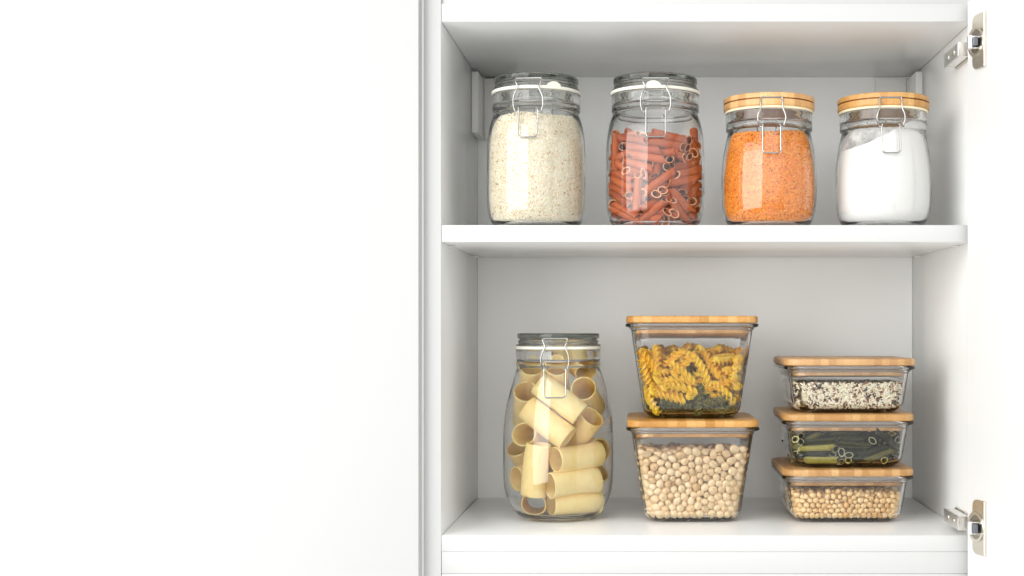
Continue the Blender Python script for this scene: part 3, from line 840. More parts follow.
DATA["green"] = [
141,538,287,85,243,301,252,-246,329,387,-512,323,-227,366,372,-81,596,342,-476,272,96,-580,45,227,395,50,161,353,-245,248,-403,-165,93,-223,-115,298,-265,-193,166,-163,-194,442,169,
-36,153,-64,109,155,282,230,278,591,249,320,30,249,93,-40,516,132,-571,-372,166,-316,-441,282,-79,-574,188,0,-357,371,-311,76,93,-553,-106,93,81,480,353,-13,187,300,145,-411,93,73,-116,
93,-152,-529,397,106,-407,370,-319,-392,214,-562,-332,101,272,-339,179,13,-185,157,-215,-519,279,-529,-512,290,101,-513,257,373,-508,240,-233,431,304,-501,577,298,116,118,93,-121,265,
93,284,432,248,45,267,219,-601,141,383,-445,-39,211,293,296,342,50,131,296,5,-149,93,-256,27,93,-279,-338,163,-565,-251,119,-89,-307,305,-142,-580,230,271,169,239,87,-58,319,561,-420,
93,561,-128,93,54,82,222,-189,207,318,200,-339,93,130,-60,93,-112,-494,93,-3,-222,93,-81,-586,274,202,-583,253,400,-561,93,419,-280,93,27,-570,159,225,-387,224,301,165,315,592,172,313,
-564,465,160,-283,505,168,507,436,278,507,136,208,153,-551,324,-153,-519,321,-470,558,134,-201,580,232,146,-442,275,142,-148,227,591,444,310,407,207,392,-91,-212,231,179,-212,328,41,
-290,276,-238,-279,180,-240,420,93,-531,431,93,-109,158,208,-97,-140,245,-327,-74,164,-160,190,165,-578,-113,217,-354,-262,285,-232,-502,129,-542,-485,93,431,139,238,590,-108,300,10,
87,367,-65,-206,318,571,-175,167,351,-280,340,241,-50,156,207,-323,298,-377,-24,366,-129,93,288,362,398,166,340,96,165,-305,487,384,-82,581,237,-295,384,284,-578,417,213,446,-515,241,
571,-252,165,-152,268,334,58,346,165,-561,340,93,-561,66,93,316,-54,159,270,-340,258,325,-46,344,594,100,332,-181,86,229,-164,-214,228,-302,-254,154,-570,-154,157,579,440,226,582,141,
241,-190,-457,250,-136,-192,304,296,16,166,476,120,382,418,-280,162,568,-26,145,-79,561,93,-378,561,93,282,280,208,262,14,93,-152,488,93,-218,228,177,-157,518,216,-100,227,156,-302,
-70,402,-456,-305,322,254,513,150,-43,573,177,-232,307,235,24,176,226,94,197,241,287,378,164,168,300,317,226,588,288,-220,-41,375,-322,-320,344,-236,-412,374,-520,-355,258,-194,554,
163,-287,258,167,220,-561,94,474,-568,199,-63,-85,406,-138,209,375,193,419,164,-49,363,299,-153,474,284,124,580,228,-175,134,93,68,-21,93,0,-190,370,265,-82,367,-470,-138,105,-302,72,
222,378,582,240,349,288,238,339,-425,93,68,-557,93,421,282,238,449,579,230,224,-191,383,479,-44,322,534,-544,246,315,-607,422,-240,-571,165,-536,-518,160,-285,-242,269,-123,-435,405,
-212,149,234,-508,180,227,-266,154,156,-500,-21,155,-213,219,250,-505,252,213,-142,-372,93,-413,-350,93,361,-126,111,546,96,162,230,280,263,401,491,336,98,-262,357,-190,-267,366,44,
-291,93,-2,-561,93,306,583,251,236,324,386,340,-342,395,575,-483,251,-92,-252,93,-263,-437,232,-551,-18,93,-331,151,93,321,-4,274,581,-145,236,442,223,93,258,430,93,-507,316,142,-280,
319,353,390,-310,219,471,-554,117,43,3,304,219,217,227,-81,-561,93,81,-437,302,276,-29,221,3,16,225,570,510,285,301,594,330,-52,463,357,-252,270,302,491,216,156,514,510,222,-469,-587,
294,-155,-592,311,237,-413,140,7,-252,201,-52,382,217,209,483,93,-290,-443,164,-567,-448,152,-59,144,93,195,-10,93,-561,-179,93,-293,-288,93,-386,56,333,-590,-138,303,23,-117,297,326,
-172,294,-240,96,93,14,-71,93,-155,-561,93,-432,-560,93,-78,33,157,166,-113,165,-495,335,251,-392,87,399,43,-66,230,351,-103,278,-469,89,335,-582,350,245,-579,-425,222,-319,-462,384,
-212,-581,236,-524,-547,226,526,-224,307,542,61,411,-75,211,334,26,485,402,90,-464,93,63,-334,341,-124,572,173,-57,305,93,-151,68,164,-127,-230,168,-314,365,209,-480,128,93,532,518,
147,259,445,178,-72,-53,166,-48,-341,165,-570,-62,156,-346,-201,228,276,-375,93,209,-80,93,-64,-184,93,-305,-21,93,301,561,93,-5,561,93,-561,-407,93,-281,-432,93,310,171,390,441,428,
307,495,264,93,296,490,93,572,163,170,566,454,154,201,80,93,131,343,159,400,-332,291,201,-500,165,137,372,93,332,139,93,412,-147,162,578,71,217,242,-242,164,6,-100,163,-235,178,93,-467,
355,93,45,-39,382,228,164,315,217,19,156,-44,180,158,-214,470,243,-496,388,153,526,-530,163,482,-228,93,-324,197,157,-569,11,156,573,-447,189,598,-201,358,31,488,93,106,218,93,606,-250,
412,559,-539,320,-549,532,258,-598,250,357,-572,-302,173,-295,-356,285,273,-58,93,343,-352,93,128,-569,152,419,-583,250,582,-219,243,397,-435,261,336,-590,299,219,-323,371,37,-358,165,
-171,-565,165,-139,8,291,-89,-237,431,116,-67,392,344,96,334,-525,500,93,-247,487,93,433,413,164,414,121,166,-364,-56,93,-203,-295,93,-296,-295,222,-574,-223,185,-492,-129,353,-205,
-31,295,-531,-184,305,-526,-481,356,202,-29,302,385,199,229,-586,108,270,-568,395,144,-11,-151,217,-66,101,328,-410,31,228,-323,265,383,-38,157,366,236,174,393,52,472,280,-219,375,259,
334,-498,170,351,-186,154,-205,-513,205,-478,-481,219,356,517,93,561,295,93,-239,589,295,-524,538,189,-284,158,337,-389,-90,219,197,579,222,475,548,97,-583,-192,253,-588,-476,315,146,
-328,345,255,-592,314,-277,-4,250,-166,-226,93,561,140,93,341,-33,93,561,221,93,334,49,93,384,181,93,202,400,93,-34,265,154,226,90,188,-209,-447,93,-5,-360,274,509,-416,383,443,-148,
325,561,47,93,392,-215,93,-31,589,290,236,599,366,-328,-194,303,-578,-28,217,-269,368,432,-486,486,247,-50,475,198,248,499,226,-353,354,93,-121,179,93,]
DATA["fus"] = [
197,488,484,71,299,380,452,-407,106,199,-359,211,-252,368,729,-182,538,531,-264,191,545,-440,321,378,34,-78,575,292,-148,551,-49,-420,106,-301,-438,106,-13,-253,738,-55,-504,708,194,
86,385,-30,-41,387,305,474,618,433,391,419,-92,472,106,96,498,276,-41,-215,476,53,-419,324,23,-552,622,-219,-551,616,-566,366,710,-536,208,518,257,377,486,58,215,457,-73,-3,662,186,
-70,659,-346,-238,394,-165,-433,393,-499,-267,280,-310,-108,384,80,-520,415,130,-557,651,30,-472,106,121,-507,330,161,-225,365,413,-234,358,-239,521,423,11,525,446,-69,479,618,-204,
267,519,-42,76,230,-89,-198,195,-560,-221,672,-448,21,648,49,556,645,-57,374,761,157,-182,453,99,60,490,-359,-20,106,-472,-268,106,-208,-456,588,-101,-201,564,246,-60,283,473,-196,288,
283,241,533,531,211,489,255,-183,454,190,62,478,-150,-431,490,48,-459,666,-315,-45,300,-118,-236,281,226,-277,449,31,-438,439,360,-143,467,320,-374,543,161,108,559,-63,110,643,259,75,
317,499,67,281,6,572,751,-248,556,647,511,370,360,343,486,198,-52,-417,390,-244,-215,369,-22,286,188,-206,198,317,154,-226,106,-100,-227,106,162,177,491,429,133,465,305,-534,505,163,
-473,722,-432,-313,540,-408,-518,416,-485,365,200,-231,360,191,98,60,150,185,-46,377,-246,323,364,-18,438,281,-513,-303,369,-551,-360,617,-503,-385,315,-398,-457,106,562,167,688,317,
293,733,-205,-191,574,-129,55,596,501,-433,372,514,-166,380,-81,197,776,46,390,653,-115,239,573,-256,42,576,309,500,290,338,321,458,-296,371,295,-94,489,235,-501,74,292,-500,321,287,
440,-225,449,361,-458,472,66,243,191,142,486,197,-513,-178,370,-345,10,382,541,137,553,289,121,571,249,-208,106,488,-132,211,-254,-236,106,-59,-307,224,-339,67,204,-383,-172,193,259,
393,278,503,278,310,44,65,807,78,-185,742,190,119,106,447,120,106,145,-177,191,371,-71,197,-56,379,106,-316,412,106,317,-42,454,502,-104,302,-341,326,106,-68,291,106,-270,309,458,-452,
489,362,-486,-215,200,-472,19,107,-119,272,356,71,418,346,-478,528,579,-245,380,571,184,299,192,214,50,207,-79,304,638,75,463,490,18,-6,486,83,-272,455,-115,-493,243,-386,-490,241,-426,
571,742,-279,535,512,346,-304,202,112,-222,278,246,7,735,202,277,759,136,97,776,176,-157,749,-58,446,501,-307,445,477,15,96,106,-104,-134,106,-206,-344,489,-371,-535,510,-340,130,549,
-541,-50,550,-84,538,535,188,543,562,486,-366,205,258,-406,280,297,371,660,518,478,670,569,16,730,365,163,771,215,-301,106,472,-316,106,-143,-326,279,-420,-323,313,-469,-365,106,-194,
-340,106,-481,-287,626,-365,-37,670,-436,161,726,-332,404,778,-129,86,754,-24,-160,772,-266,-57,572,-454,-219,538,539,-63,537,291,-59,594,359,348,575,519,289,407,79,-444,550,-129,-285,
470,-151,-186,660,-188,-418,749,403,504,334,284,540,542,220,-506,326,460,-455,270,-255,-259,477,-58,-102,477,-357,236,106,-89,209,106,57,-383,767,219,-275,629,549,223,603,523,427,464,
-538,349,533,-483,424,273,493,-509,553,545,-241,575,270,-136,653,38,-264,652,-243,-507,336,19,-508,337,305,48,212,303,296,204,396,300,206,394,24,198,104,146,201,-166,171,192,179,268,
377,255,516,394,-128,-421,296,-373,-412,287,288,-239,719,58,-277,804,120,521,421,248,487,203,-124,-570,736,-317,-425,662,-402,109,645,-275,315,640,-550,-469,657,-516,-413,409,-359,144,
453,-507,-29,333,192,31,106,0,-130,106,-111,216,671,-242,-3,667,-398,154,273,-408,-99,282,-135,72,199,-184,-178,195,-531,448,535,-576,475,795,-133,-459,654,-51,-213,648,-311,274,306,
-235,63,201,-54,-478,149,-325,-481,167,-314,-548,592,-478,-435,760,256,-186,274,485,-269,194,-515,230,387,-416,342,610,151,-285,179,-105,-330,106,-179,285,635,-323,52,653,-437,172,188,
-180,125,106,-345,1,571,-543,-178,564,204,208,106,472,194,106,216,-327,543,-22,-269,558,-183,-30,786,-298,207,734,135,-136,106,378,-79,106,-186,146,398,-116,-93,389,97,455,600,302,463,
733,-339,-508,340,-340,-305,494,483,107,367,251,167,378,10,274,529,221,433,560,516,194,392,255,247,436,565,-194,704,302,-145,748,-17,-493,240,-55,-273,341,506,492,538,562,278,685,288,
27,648,540,37,544,-240,-282,573,-404,-459,571,-197,245,411,-429,177,359,224,190,595,2,168,708,-30,209,613,178,359,644,-199,507,330,46,511,356,472,-229,106,472,32,106,-456,-13,767,-558,
192,660,535,-156,509,304,-224,622,501,163,292,279,290,340,383,-543,566,440,-283,550,-385,499,289,-403,251,295,-524,40,443,-529,-227,471,312,-56,696,550,-148,610,499,-302,280,234,-317,
324,188,-493,242,420,-464,185,149,-447,402,415,-393,342,349,-471,106,112,-362,106,-304,70,293,-122,-102,291,168,97,292,77,338,284,-172,480,158,-428,463,202,470,360,106,212,378,106,-235,
124,481,-429,-32,472,-484,-329,189,-302,-194,293,-535,112,510,-568,-20,725,-347,-229,728,-566,-389,714,277,-14,368,491,-38,228,-391,229,561,-516,119,388,-409,-134,459,-207,23,490,-346,
-387,196,-99,-394,202,10,-239,214,33,-2,185,-183,195,755,-127,464,697,175,-469,539,324,-314,409,-470,-514,508,-493,-563,764,144,472,106,396,458,106,-25,438,410,-266,432,389,-357,-262,
579,-270,-58,744,188,558,660,464,559,695,-268,-40,106,-372,-264,106,-20,-522,432,-276,-522,426,-275,119,384,-203,-126,389,553,-25,628,343,35,740,360,20,106,131,-75,204,149,416,287,245,
162,283,107,297,735,112,568,722,-418,-257,457,-436,-490,328,165,-418,299,47,-221,368,565,-92,701,338,-51,794,-223,301,273,10,392,201,-216,40,106,-472,113,106,-386,532,495,-273,497,269,
216,388,182,473,398,179,-465,269,201,-191,262,189,373,546,585,478,472,382,503,-528,648,559,-286,667,-137,104,488,-106,351,457,529,-250,476,445,-517,463,308,-133,384,84,-125,276,259,
338,575,65,198,547,-470,147,584,-462,360,726,-309,312,544,-490,481,449,-464,-403,635,-263,-269,677,409,39,490,158,14,596,38,-315,265,178,-478,145,249,-236,537,-8,-168,572,195,-523,437,
429,-502,366,-43,-170,289,66,84,283,3,-537,524,-245,-537,522,242,-370,700,468,-237,638,-399,456,106,-472,198,106,-322,-192,477,-128,-35,489,220,271,661,451,221,603,154,174,395,-66,37,
444,-83,-10,310,52,208,355,280,69,434,508,-6,342,-26,184,507,-66,-77,573,2,-351,619,254,-409,606,526,120,456,457,-130,450,14,195,106,46,452,106,-20,64,723,223,98,641,440,-366,652,279,
-562,685,227,286,106,472,284,106,2,260,297,-151,61,295,-498,-151,273,-485,85,190,555,78,639,316,140,674,-456,424,649,-219,510,750,127,384,106,98,142,106,93,-80,374,-118,-209,390,-256,
-34,203,-306,-290,187,18,360,453,-80,135,394,59,-140,653,-180,-78,685,-91,83,106,-209,-142,106,485,51,191,488,311,209,]
DATA["chick"] = [
432,225,798,51,585,-421,830,49,-74,384,602,41,580,58,750,42,275,-91,613,51,26,472,106,50,-486,79,163,44,-19,32,697,42,287,-558,600,41,420,-265,621,45,415,-298,748,46,207,335,106,50,
334,-408,655,47,-55,508,713,40,418,-87,176,40,504,-231,291,47,-223,354,734,38,-155,148,695,38,-112,-105,768,45,384,520,381,44,-463,-150,582,52,326,582,797,47,-311,-155,179,41,-186,-371,
93,37,148,-306,96,40,43,498,216,40,518,103,760,37,427,-212,336,50,29,410,162,39,232,-15,741,41,235,-362,754,51,563,-535,839,45,-204,-471,107,51,-539,-341,528,49,-28,351,399,38,399,77,
225,46,-55,-81,833,45,-499,-465,440,51,429,256,323,47,198,13,677,38,364,-202,229,43,-169,-411,675,42,-346,244,225,39,130,363,371,50,-369,296,280,43,-57,398,196,53,-135,-169,703,46,244,
-420,671,47,305,-507,792,48,-511,-126,289,39,457,-172,410,41,-465,448,236,43,-117,280,629,39,-360,-157,255,52,-156,477,573,40,-406,228,104,48,500,1,236,42,-492,-354,695,48,409,-546,
513,39,315,437,628,51,-470,-295,108,52,-12,212,720,46,-400,187,715,40,-339,-445,410,52,443,176,324,46,274,303,658,40,319,-126,243,51,112,-406,178,47,-409,253,578,46,-313,-345,99,43,
348,429,714,44,-155,-164,619,41,-300,-375,374,38,138,428,443,51,-448,397,382,44,475,-8,102,46,67,403,93,37,-518,403,343,37,297,-536,448,39,351,60,396,52,340,-253,589,44,61,486,683,45,
-457,-541,559,43,358,187,746,48,340,-257,169,45,6,89,633,49,129,-258,581,52,-440,-518,409,39,-391,354,443,52,396,325,555,37,66,-567,711,49,33,471,558,50,226,-13,832,50,462,12,460,45,
-39,547,583,49,477,448,599,41,-585,265,771,40,-145,528,424,43,330,2,99,43,228,-422,328,52,470,444,254,46,-348,-412,691,42,-219,543,578,52,-268,467,601,44,-14,-499,248,45,-452,310,390,
45,359,322,182,51,-17,483,170,49,-256,563,667,46,485,-209,617,44,-111,302,154,44,211,354,793,52,423,-287,290,44,268,-332,670,45,-328,-180,603,52,77,-157,731,41,-281,-414,179,50,-252,
426,699,48,-530,138,469,48,331,-494,230,47,-94,400,429,53,478,293,98,42,-77,-427,171,40,-98,498,620,38,397,116,551,40,-329,440,319,52,514,-227,378,50,-319,78,681,39,-10,-380,369,45,
-117,-284,746,47,-28,443,384,48,-529,292,424,42,458,31,553,52,-31,-411,100,44,396,310,766,47,531,293,425,40,-38,372,736,38,-332,495,213,44,214,484,421,49,-167,508,341,50,-427,236,251,
49,-417,-265,165,39,264,-427,237,52,376,-314,436,51,-108,437,346,45,267,228,708,52,502,-547,661,38,-134,404,559,37,-436,-372,339,41,373,271,260,41,-39,-521,362,40,-62,-398,626,46,309,
-20,730,38,312,-571,721,46,23,-358,96,40,138,243,599,48,-388,472,93,37,372,145,834,52,559,-249,638,46,434,-447,159,50,-456,-347,407,40,-342,226,629,46,-217,4,672,38,-248,-440,382,50,
544,324,582,52,409,-216,746,38,-326,-186,796,42,-280,-478,98,42,523,103,362,39,-159,-352,593,47,-350,485,143,42,408,349,107,51,151,209,687,50,-516,97,383,49,-519,-498,605,51,422,337,
682,46,462,-56,509,47,452,270,405,39,-512,-72,347,48,-116,-340,672,47,-401,407,642,50,-512,-400,375,50,458,-409,98,42,-522,376,423,49,357,-166,799,51,-489,-288,774,51,480,228,96,40,
-506,232,245,37,99,-445,419,40,-415,-24,167,46,221,421,155,52,-493,-173,664,41,364,544,534,44,-149,123,615,48,424,533,451,39,98,-318,294,48,-405,280,178,50,-404,-151,465,43,115,495,
227,46,-66,-339,96,40,363,425,801,41,117,584,774,42,392,420,287,38,528,-198,464,49,-303,-440,772,46,224,373,519,42,247,554,561,38,113,-410,781,39,-410,-297,573,39,-413,455,420,38,-412,
-225,795,52,73,-301,97,41,150,397,106,50,426,139,262,40,168,-419,720,44,152,156,615,43,-214,394,473,48,305,339,380,39,269,57,704,49,445,289,172,49,362,95,306,50,137,-443,346,48,73,544,
524,43,-282,284,639,38,268,-541,522,45,548,146,592,49,-315,-362,236,40,198,-470,513,41,192,-432,804,46,536,491,653,51,460,-247,441,39,-519,458,452,40,537,406,526,50,483,207,161,47,-341,
-549,603,50,-272,-244,658,49,521,-388,417,49,-406,392,310,49,432,217,245,44,131,69,813,43,141,-378,405,44,193,136,804,38,-433,75,339,51,-266,354,232,46,303,97,630,43,562,213,656,46,
497,-371,261,49,-570,-169,695,43,514,357,380,50,234,-575,780,52,576,502,806,43,264,-192,777,49,316,108,220,53,-362,-311,507,48,406,-394,238,50,225,-162,643,39,304,264,157,38,497,370,
290,53,439,-218,249,40,-123,-463,626,46,-248,-321,575,49,353,-253,687,52,-519,278,732,40,489,295,755,49,514,62,303,38,-85,-83,677,42,192,421,658,42,-411,487,697,49,421,396,749,44,56,
537,448,38,-73,-435,804,53,-360,320,621,51,62,-417,720,41,-447,-527,482,43,472,-489,702,41,73,443,755,39,63,570,706,45,-518,-243,334,39,511,137,296,40,502,-336,758,51,-556,527,793,45,
64,76,709,40,570,-275,724,48,426,-199,672,41,-424,-206,702,45,339,-422,284,45,-379,-295,103,47,-82,429,695,46,-294,-104,650,43,114,-427,648,50,-374,537,534,51,-131,431,629,40,-207,-218,
614,39,-553,-264,553,39,-138,-13,643,53,-46,-532,434,41,-456,411,486,53,-543,400,500,40,-66,458,549,52,-180,-322,168,38,-567,362,669,42,-320,-315,167,47,-90,568,644,38,162,-372,313,
41,-64,-362,741,44,-477,387,182,51,84,-472,105,49,-20,473,639,50,228,-487,737,49,-259,436,392,51,447,533,532,48,-372,-86,418,42,-404,-67,243,49,-577,-438,794,52,340,285,701,42,213,138,
718,52,254,-395,406,39,-77,328,679,45,429,394,352,46,582,350,759,42,-18,395,106,50,198,439,746,48,-41,305,103,47,63,161,671,52,214,-504,276,44,-431,507,789,48,394,569,729,50,508,-154,
324,48,384,-160,396,40,-295,-18,671,46,-434,407,721,38,382,-403,793,49,-565,-509,744,37,479,-367,176,52,346,-276,252,44,-292,-333,650,44,15,-534,494,49,-326,-131,105,49,-74,361,272,
38,-197,482,650,46,95,-7,806,38,-375,-170,393,46,312,433,289,46,-21,-432,721,41,361,383,403,40,-190,482,177,51,158,-515,318,40,-399,-318,781,44,372,383,488,49,-359,-471,104,48,287,-351,
331,46,258,476,100,44,142,-585,810,47,-429,289,768,50,353,-389,104,48,51,341,622,43,63,359,303,44,-243,123,671,49,277,-277,740,45,-506,18,327,50,-418,-185,173,43,1,383,557,51,558,-341,
659,50,-493,-62,632,44,340,79,94,38,192,281,727,43,297,249,592,51,378,480,163,46,564,349,674,46,-354,-49,104,48,457,-322,475,48,113,-472,499,46,-397,89,565,44,-322,-87,222,40,-190,216,
706,42,-311,9,824,42,383,-49,747,44,-473,-102,718,53,155,-355,231,43,-245,63,813,44,42,-222,588,43,209,-24,604,46,-556,140,661,52,-99,484,195,51,-395,-141,754,43,-317,111,610,41,289,
-501,299,51,417,436,428,45,-385,-37,793,51,-222,525,396,42,524,-127,410,45,-569,-394,666,40,-57,477,100,44,135,-46,659,50,-300,349,157,45,201,-278,696,44,-380,-9,544,43,-250,-397,102,
46,-165,364,279,40,582,138,801,48,463,116,606,49,274,26,614,38,-343,-334,314,50,-477,-64,547,44,335,-158,94,38,-300,514,366,48,-421,575,710,41,-96,184,578,43,-549,-410,585,47,-14,384,
659,45,-243,476,310,45,-39,-331,822,47,456,238,490,52,590,-263,810,42,459,-64,712,42,-377,-226,455,41,-5,360,257,38,158,-541,511,44,313,-473,104,48,326,500,224,40,-579,-8,724,39,-468,
463,318,49,-482,-265,581,45,189,-444,429,52,-103,583,805,48,-535,-20,496,47,-62,-329,244,49,-120,347,220,43,344,-16,813,41,-376,-360,391,44,-487,386,774,39,-203,415,239,44,298,406,540,
47,503,-247,770,39,398,-123,656,39,-359,55,303,52,-163,-99,583,37,-273,491,164,40,70,490,160,40,341,-335,177,37,539,275,500,44,-167,-515,319,40,19,-370,291,47,206,-552,580,44,-458,408,
576,40,463,-456,291,52,-194,337,187,51,440,485,654,38,-171,-497,246,47,-105,241,714,49,416,83,159,40,-135,470,108,52,-267,-120,747,39,-353,133,163,42,509,379,762,38,-387,369,159,50,
244,-387,497,52,-405,411,807,53,-274,-527,442,47,280,-462,447,48,513,-73,349,46,-207,584,841,52,-447,159,368,47,-365,474,598,42,141,362,509,45,-37,-267,767,37,-172,497,257,49,-220,-420,
250,48,-338,571,702,44,-465,-473,345,51,-519,475,533,49,20,-36,676,38,263,-24,670,39,127,-288,661,40,-478,42,98,42,-86,-202,769,44,388,-51,108,52,-503,73,697,41,222,-470,107,51,-197,
-245,718,48,56,550,612,51,400,36,99,43,476,-441,596,37,-416,341,545,50,155,367,724,39,415,-459,541,50,-383,-513,358,48,-585,-200,772,40,329,-176,160,41,-435,154,181,52,-42,518,802,41,
-142,209,640,39,151,-566,637,39,-94,25,580,38,479,-123,565,46,-389,509,354,51,377,236,179,49,341,-344,721,47,-240,283,707,42,147,-483,159,47,-426,-297,304,44,65,24,649,42,-539,-185,
533,49,-250,-333,285,47,-392,555,630,49,316,552,610,49,214,80,630,48,-137,369,499,37,533,92,515,52,266,89,841,48,503,5,728,41,357,186,250,45,493,180,729,51,211,-341,371,44,33,-447,274,
42,541,530,734,42,-341,448,403,38,-26,-445,321,41,122,383,643,40,323,-420,504,38,-527,-238,401,40,-163,-441,324,49,-330,86,777,52,442,-48,317,41,-13,431,474,46,209,60,774,45,-501,111,
216,38,-281,-437,657,39,347,-386,568,45,436,31,288,50,345,-39,600,38,-247,-549,582,47,100,-72,747,51,-581,450,761,43,406,-190,476,49,406,-121,529,38,265,-393,106,50,511,-397,336,45,
-346,30,100,44,-47,-290,693,42,293,546,505,38,-377,-485,658,43,86,-375,347,39,-336,349,94,38,-438,239,338,46,326,162,577,46,-539,66,534,49,-182,473,740,46,-10,-156,796,50,428,-42,242,
46,207,-197,710,40,-358,-259,678,46,528,137,433,45,-467,-376,774,40,-156,-531,465,47,-189,390,106,50,-239,-491,305,46,394,-317,547,49,374,390,577,41,-478,192,99,43,482,364,155,46,-306,
339,698,46,-333,-35,284,50,581,191,733,39,481,188,558,41,133,360,258,40,-588,-164,854,51,-302,59,166,52,-327,359,285,38,5,306,681,40,528,220,432,45,39,-272,666,52,-573,284,676,38,510,
292,283,40,372,-8,338,45,-144,453,491,49,338,169,95,39,307,487,551,43,535,16,820,53,-133,90,811,49,394,132,368,39,-506,-327,325,50,62,382,698,42,507,-162,790,50,-374,-507,774,51,113,
-134,606,40,486,-286,162,44,373,-104,457,48,-507,452,386,40,366,445,356,39,-461,141,689,42,127,456,367,38,-168,-452,499,40,359,-110,588,39,-525,-314,410,44,89,98,605,43,213,408,383,
46,-354,398,565,41,453,319,350,38,413,118,755,42,-363,409,234,49,-429,-295,705,41,141,33,616,43,-45,245,647,44,350,-257,497,42,-319,490,670,49,532,54,434,41,270,-462,534,39,-242,412,
170,47,450,-540,590,52,94,135,844,39,-346,-229,184,48,283,417,772,45,91,-519,339,39,-451,514,474,53,-40,428,294,48,-209,182,615,39,-502,270,656,39,-349,-500,213,38,-238,-140,583,52,
313,-333,814,52,-10,178,599,47,-594,97,813,38,532,-494,609,44,-136,-482,167,49,434,-365,324,48,-14,529,495,53,394,301,486,40,50,404,409,50,412,-485,225,44,544,-405,567,50,421,-135,249,
51,-329,-498,293,53,564,-428,645,41,474,-275,549,44,-131,-248,646,52,469,-583,843,52,358,-327,630,43,489,85,232,52,-47,124,810,43,-476,-133,495,43,-456,25,521,49,-515,330,348,44,-477,
-110,100,44,134,-499,585,49,-223,-51,613,46,-280,336,575,48,-385,-109,170,50,437,-291,377,41,-23,-9,574,41,185,-484,658,42,68,514,373,49,-475,-398,501,43,-227,-462,718,47,37,588,785,
40,286,29,783,39,-461,535,568,48,-82,514,374,49,115,218,814,42,-502,-124,221,38,218,538,491,43,300,-492,677,46,-403,-82,577,41,-166,-98,662,43,-474,120,103,47,158,-571,720,46,-312,-251,
749,39,-177,273,761,38,348,374,332,40,402,-371,153,41,434,-13,839,53,220,-117,832,42,474,-250,103,47,108,301,683,53,449,436,516,52,576,-118,744,45,-199,-374,512,47,326,322,104,48,348,
534,453,42,345,364,667,37,308,268,227,38,-30,-451,522,46,450,-143,724,40,-400,148,98,42,589,-336,780,38,93,-540,467,37,568,-408,732,52,-558,225,622,44,-524,-100,432,48,-493,-351,162,
37,323,352,254,52,-89,-500,296,51,544,-221,554,47,-67,381,510,37,185,-70,776,41,-75,170,751,37,266,312,735,39,483,-403,675,51,-129,553,579,42,92,346,445,38,233,-560,668,50,-350,-75,
713,46,537,0,502,47,-443,-38,381,39,-84,66,651,46,118,144,757,52,-409,-452,479,50,523,-29,418,47,525,-301,420,45,84,-551,539,38,-261,-302,720,39,-380,583,782,44,-180,431,312,40,-543,
-434,507,38,-218,306,833,51,-119,278,831,53,401,-434,353,41,133,22,733,51,-536,528,710,42,-38,-237,621,45,362,89,693,44,-580,179,790,48,487,477,788,51,-413,464,176,51,-534,54,452,42,
-459,-275,375,41,-135,-353,817,52,22,431,236,45,473,-361,546,39,-243,238,772,38,32,-139,583,46,480,357,94,38,420,-383,605,45,572,273,721,45,-476,351,100,44,-153,190,788,52,136,525,463,
52,149,526,382,39,-415,-448,720,39,99,-413,269,50,-357,-104,333,47,30,171,796,49,319,263,783,46,-507,-540,692,48,10,-480,96,40,418,154,678,45,-287,-340,800,53,-501,-267,267,46,45,320,
752,44,-105,19,721,41,453,-515,453,46,407,190,594,45,267,383,689,48,-483,285,558,40,-42,-42,746,52,-361,174,548,52,-203,114,754,45,-9,524,408,44,-327,-446,522,51,91,432,185,42,-363,
437,488,50,-548,244,539,42,-367,166,242,49,-307,-503,705,47,-430,-192,325,52,-415,-369,462,38,127,-231,729,50,452,2,375,46,473,-133,479,43,-575,215,709,41,-235,112,576,47,-486,406,664,
39,36,-321,758,52,138,-331,743,53,-233,-307,107,51,-472,197,619,50,-238,164,812,40,-545,403,589,53,-54,-142,719,40,169,423,305,51,505,217,290,45,52,423,629,40,-378,-426,333,45,92,393,
571,42,-471,-436,569,39,-504,12,591,39,-18,-480,168,52,396,-46,665,39,-417,5,95,39,273,472,704,44,-418,346,235,44,-13,-94,638,40,-551,309,600,48,-428,-421,402,42,140,328,588,43,550,
233,572,44,-534,-180,448,41,397,-304,104,48,-347,262,820,51,479,-326,619,43,-165,396,695,45,-102,376,107,51,455,364,600,48,-499,-422,647,39,-459,504,390,39,231,-510,370,53,105,-421,
562,37,402,120,98,42,452,87,410,52,-409,76,93,37,-361,17,718,45,-504,132,762,46,521,490,545,42,-496,210,703,39,141,-518,405,50,-166,-341,249,50,-168,67,686,46,312,-230,95,39,119,460,
529,47,467,-412,484,43,-492,461,737,45,52,510,281,39,-371,-81,499,46,526,-182,696,49,-457,-311,504,49,159,540,562,53,196,335,656,49,479,200,639,44,372,142,441,44,-182,-557,648,49,-85,
-499,216,40,-501,-193,749,49,566,24,673,44,-543,322,515,42,-552,-126,607,48,67,-103,666,44,381,-576,789,52,-563,66,613,38,348,406,101,45,-127,504,687,38,-109,-354,176,46,244,387,605,
40,-553,-46,573,42,-229,348,650,47,-437,47,766,52,79,-352,674,42,-411,-224,614,46,350,-555,557,37,48,-442,354,43,-581,-32,821,52,1,376,342,39,-496,380,274,51,-182,31,764,42,-142,-576,
774,49,375,-533,444,42,-461,229,429,51,-47,-21,646,38,-347,-383,464,39,198,-263,788,49,-281,389,778,44,-283,179,595,39,-282,-38,758,45,-429,-573,731,46,-495,-50,260,51,335,-176,634,
46,374,237,432,53,-23,500,249,44,-511,-498,518,39,-426,-232,241,51,125,308,102,46,232,-99,705,51,127,-94,841,50,382,-489,735,51,-257,173,738,38,-349,418,724,48,-484,-254,663,41,99,-203,
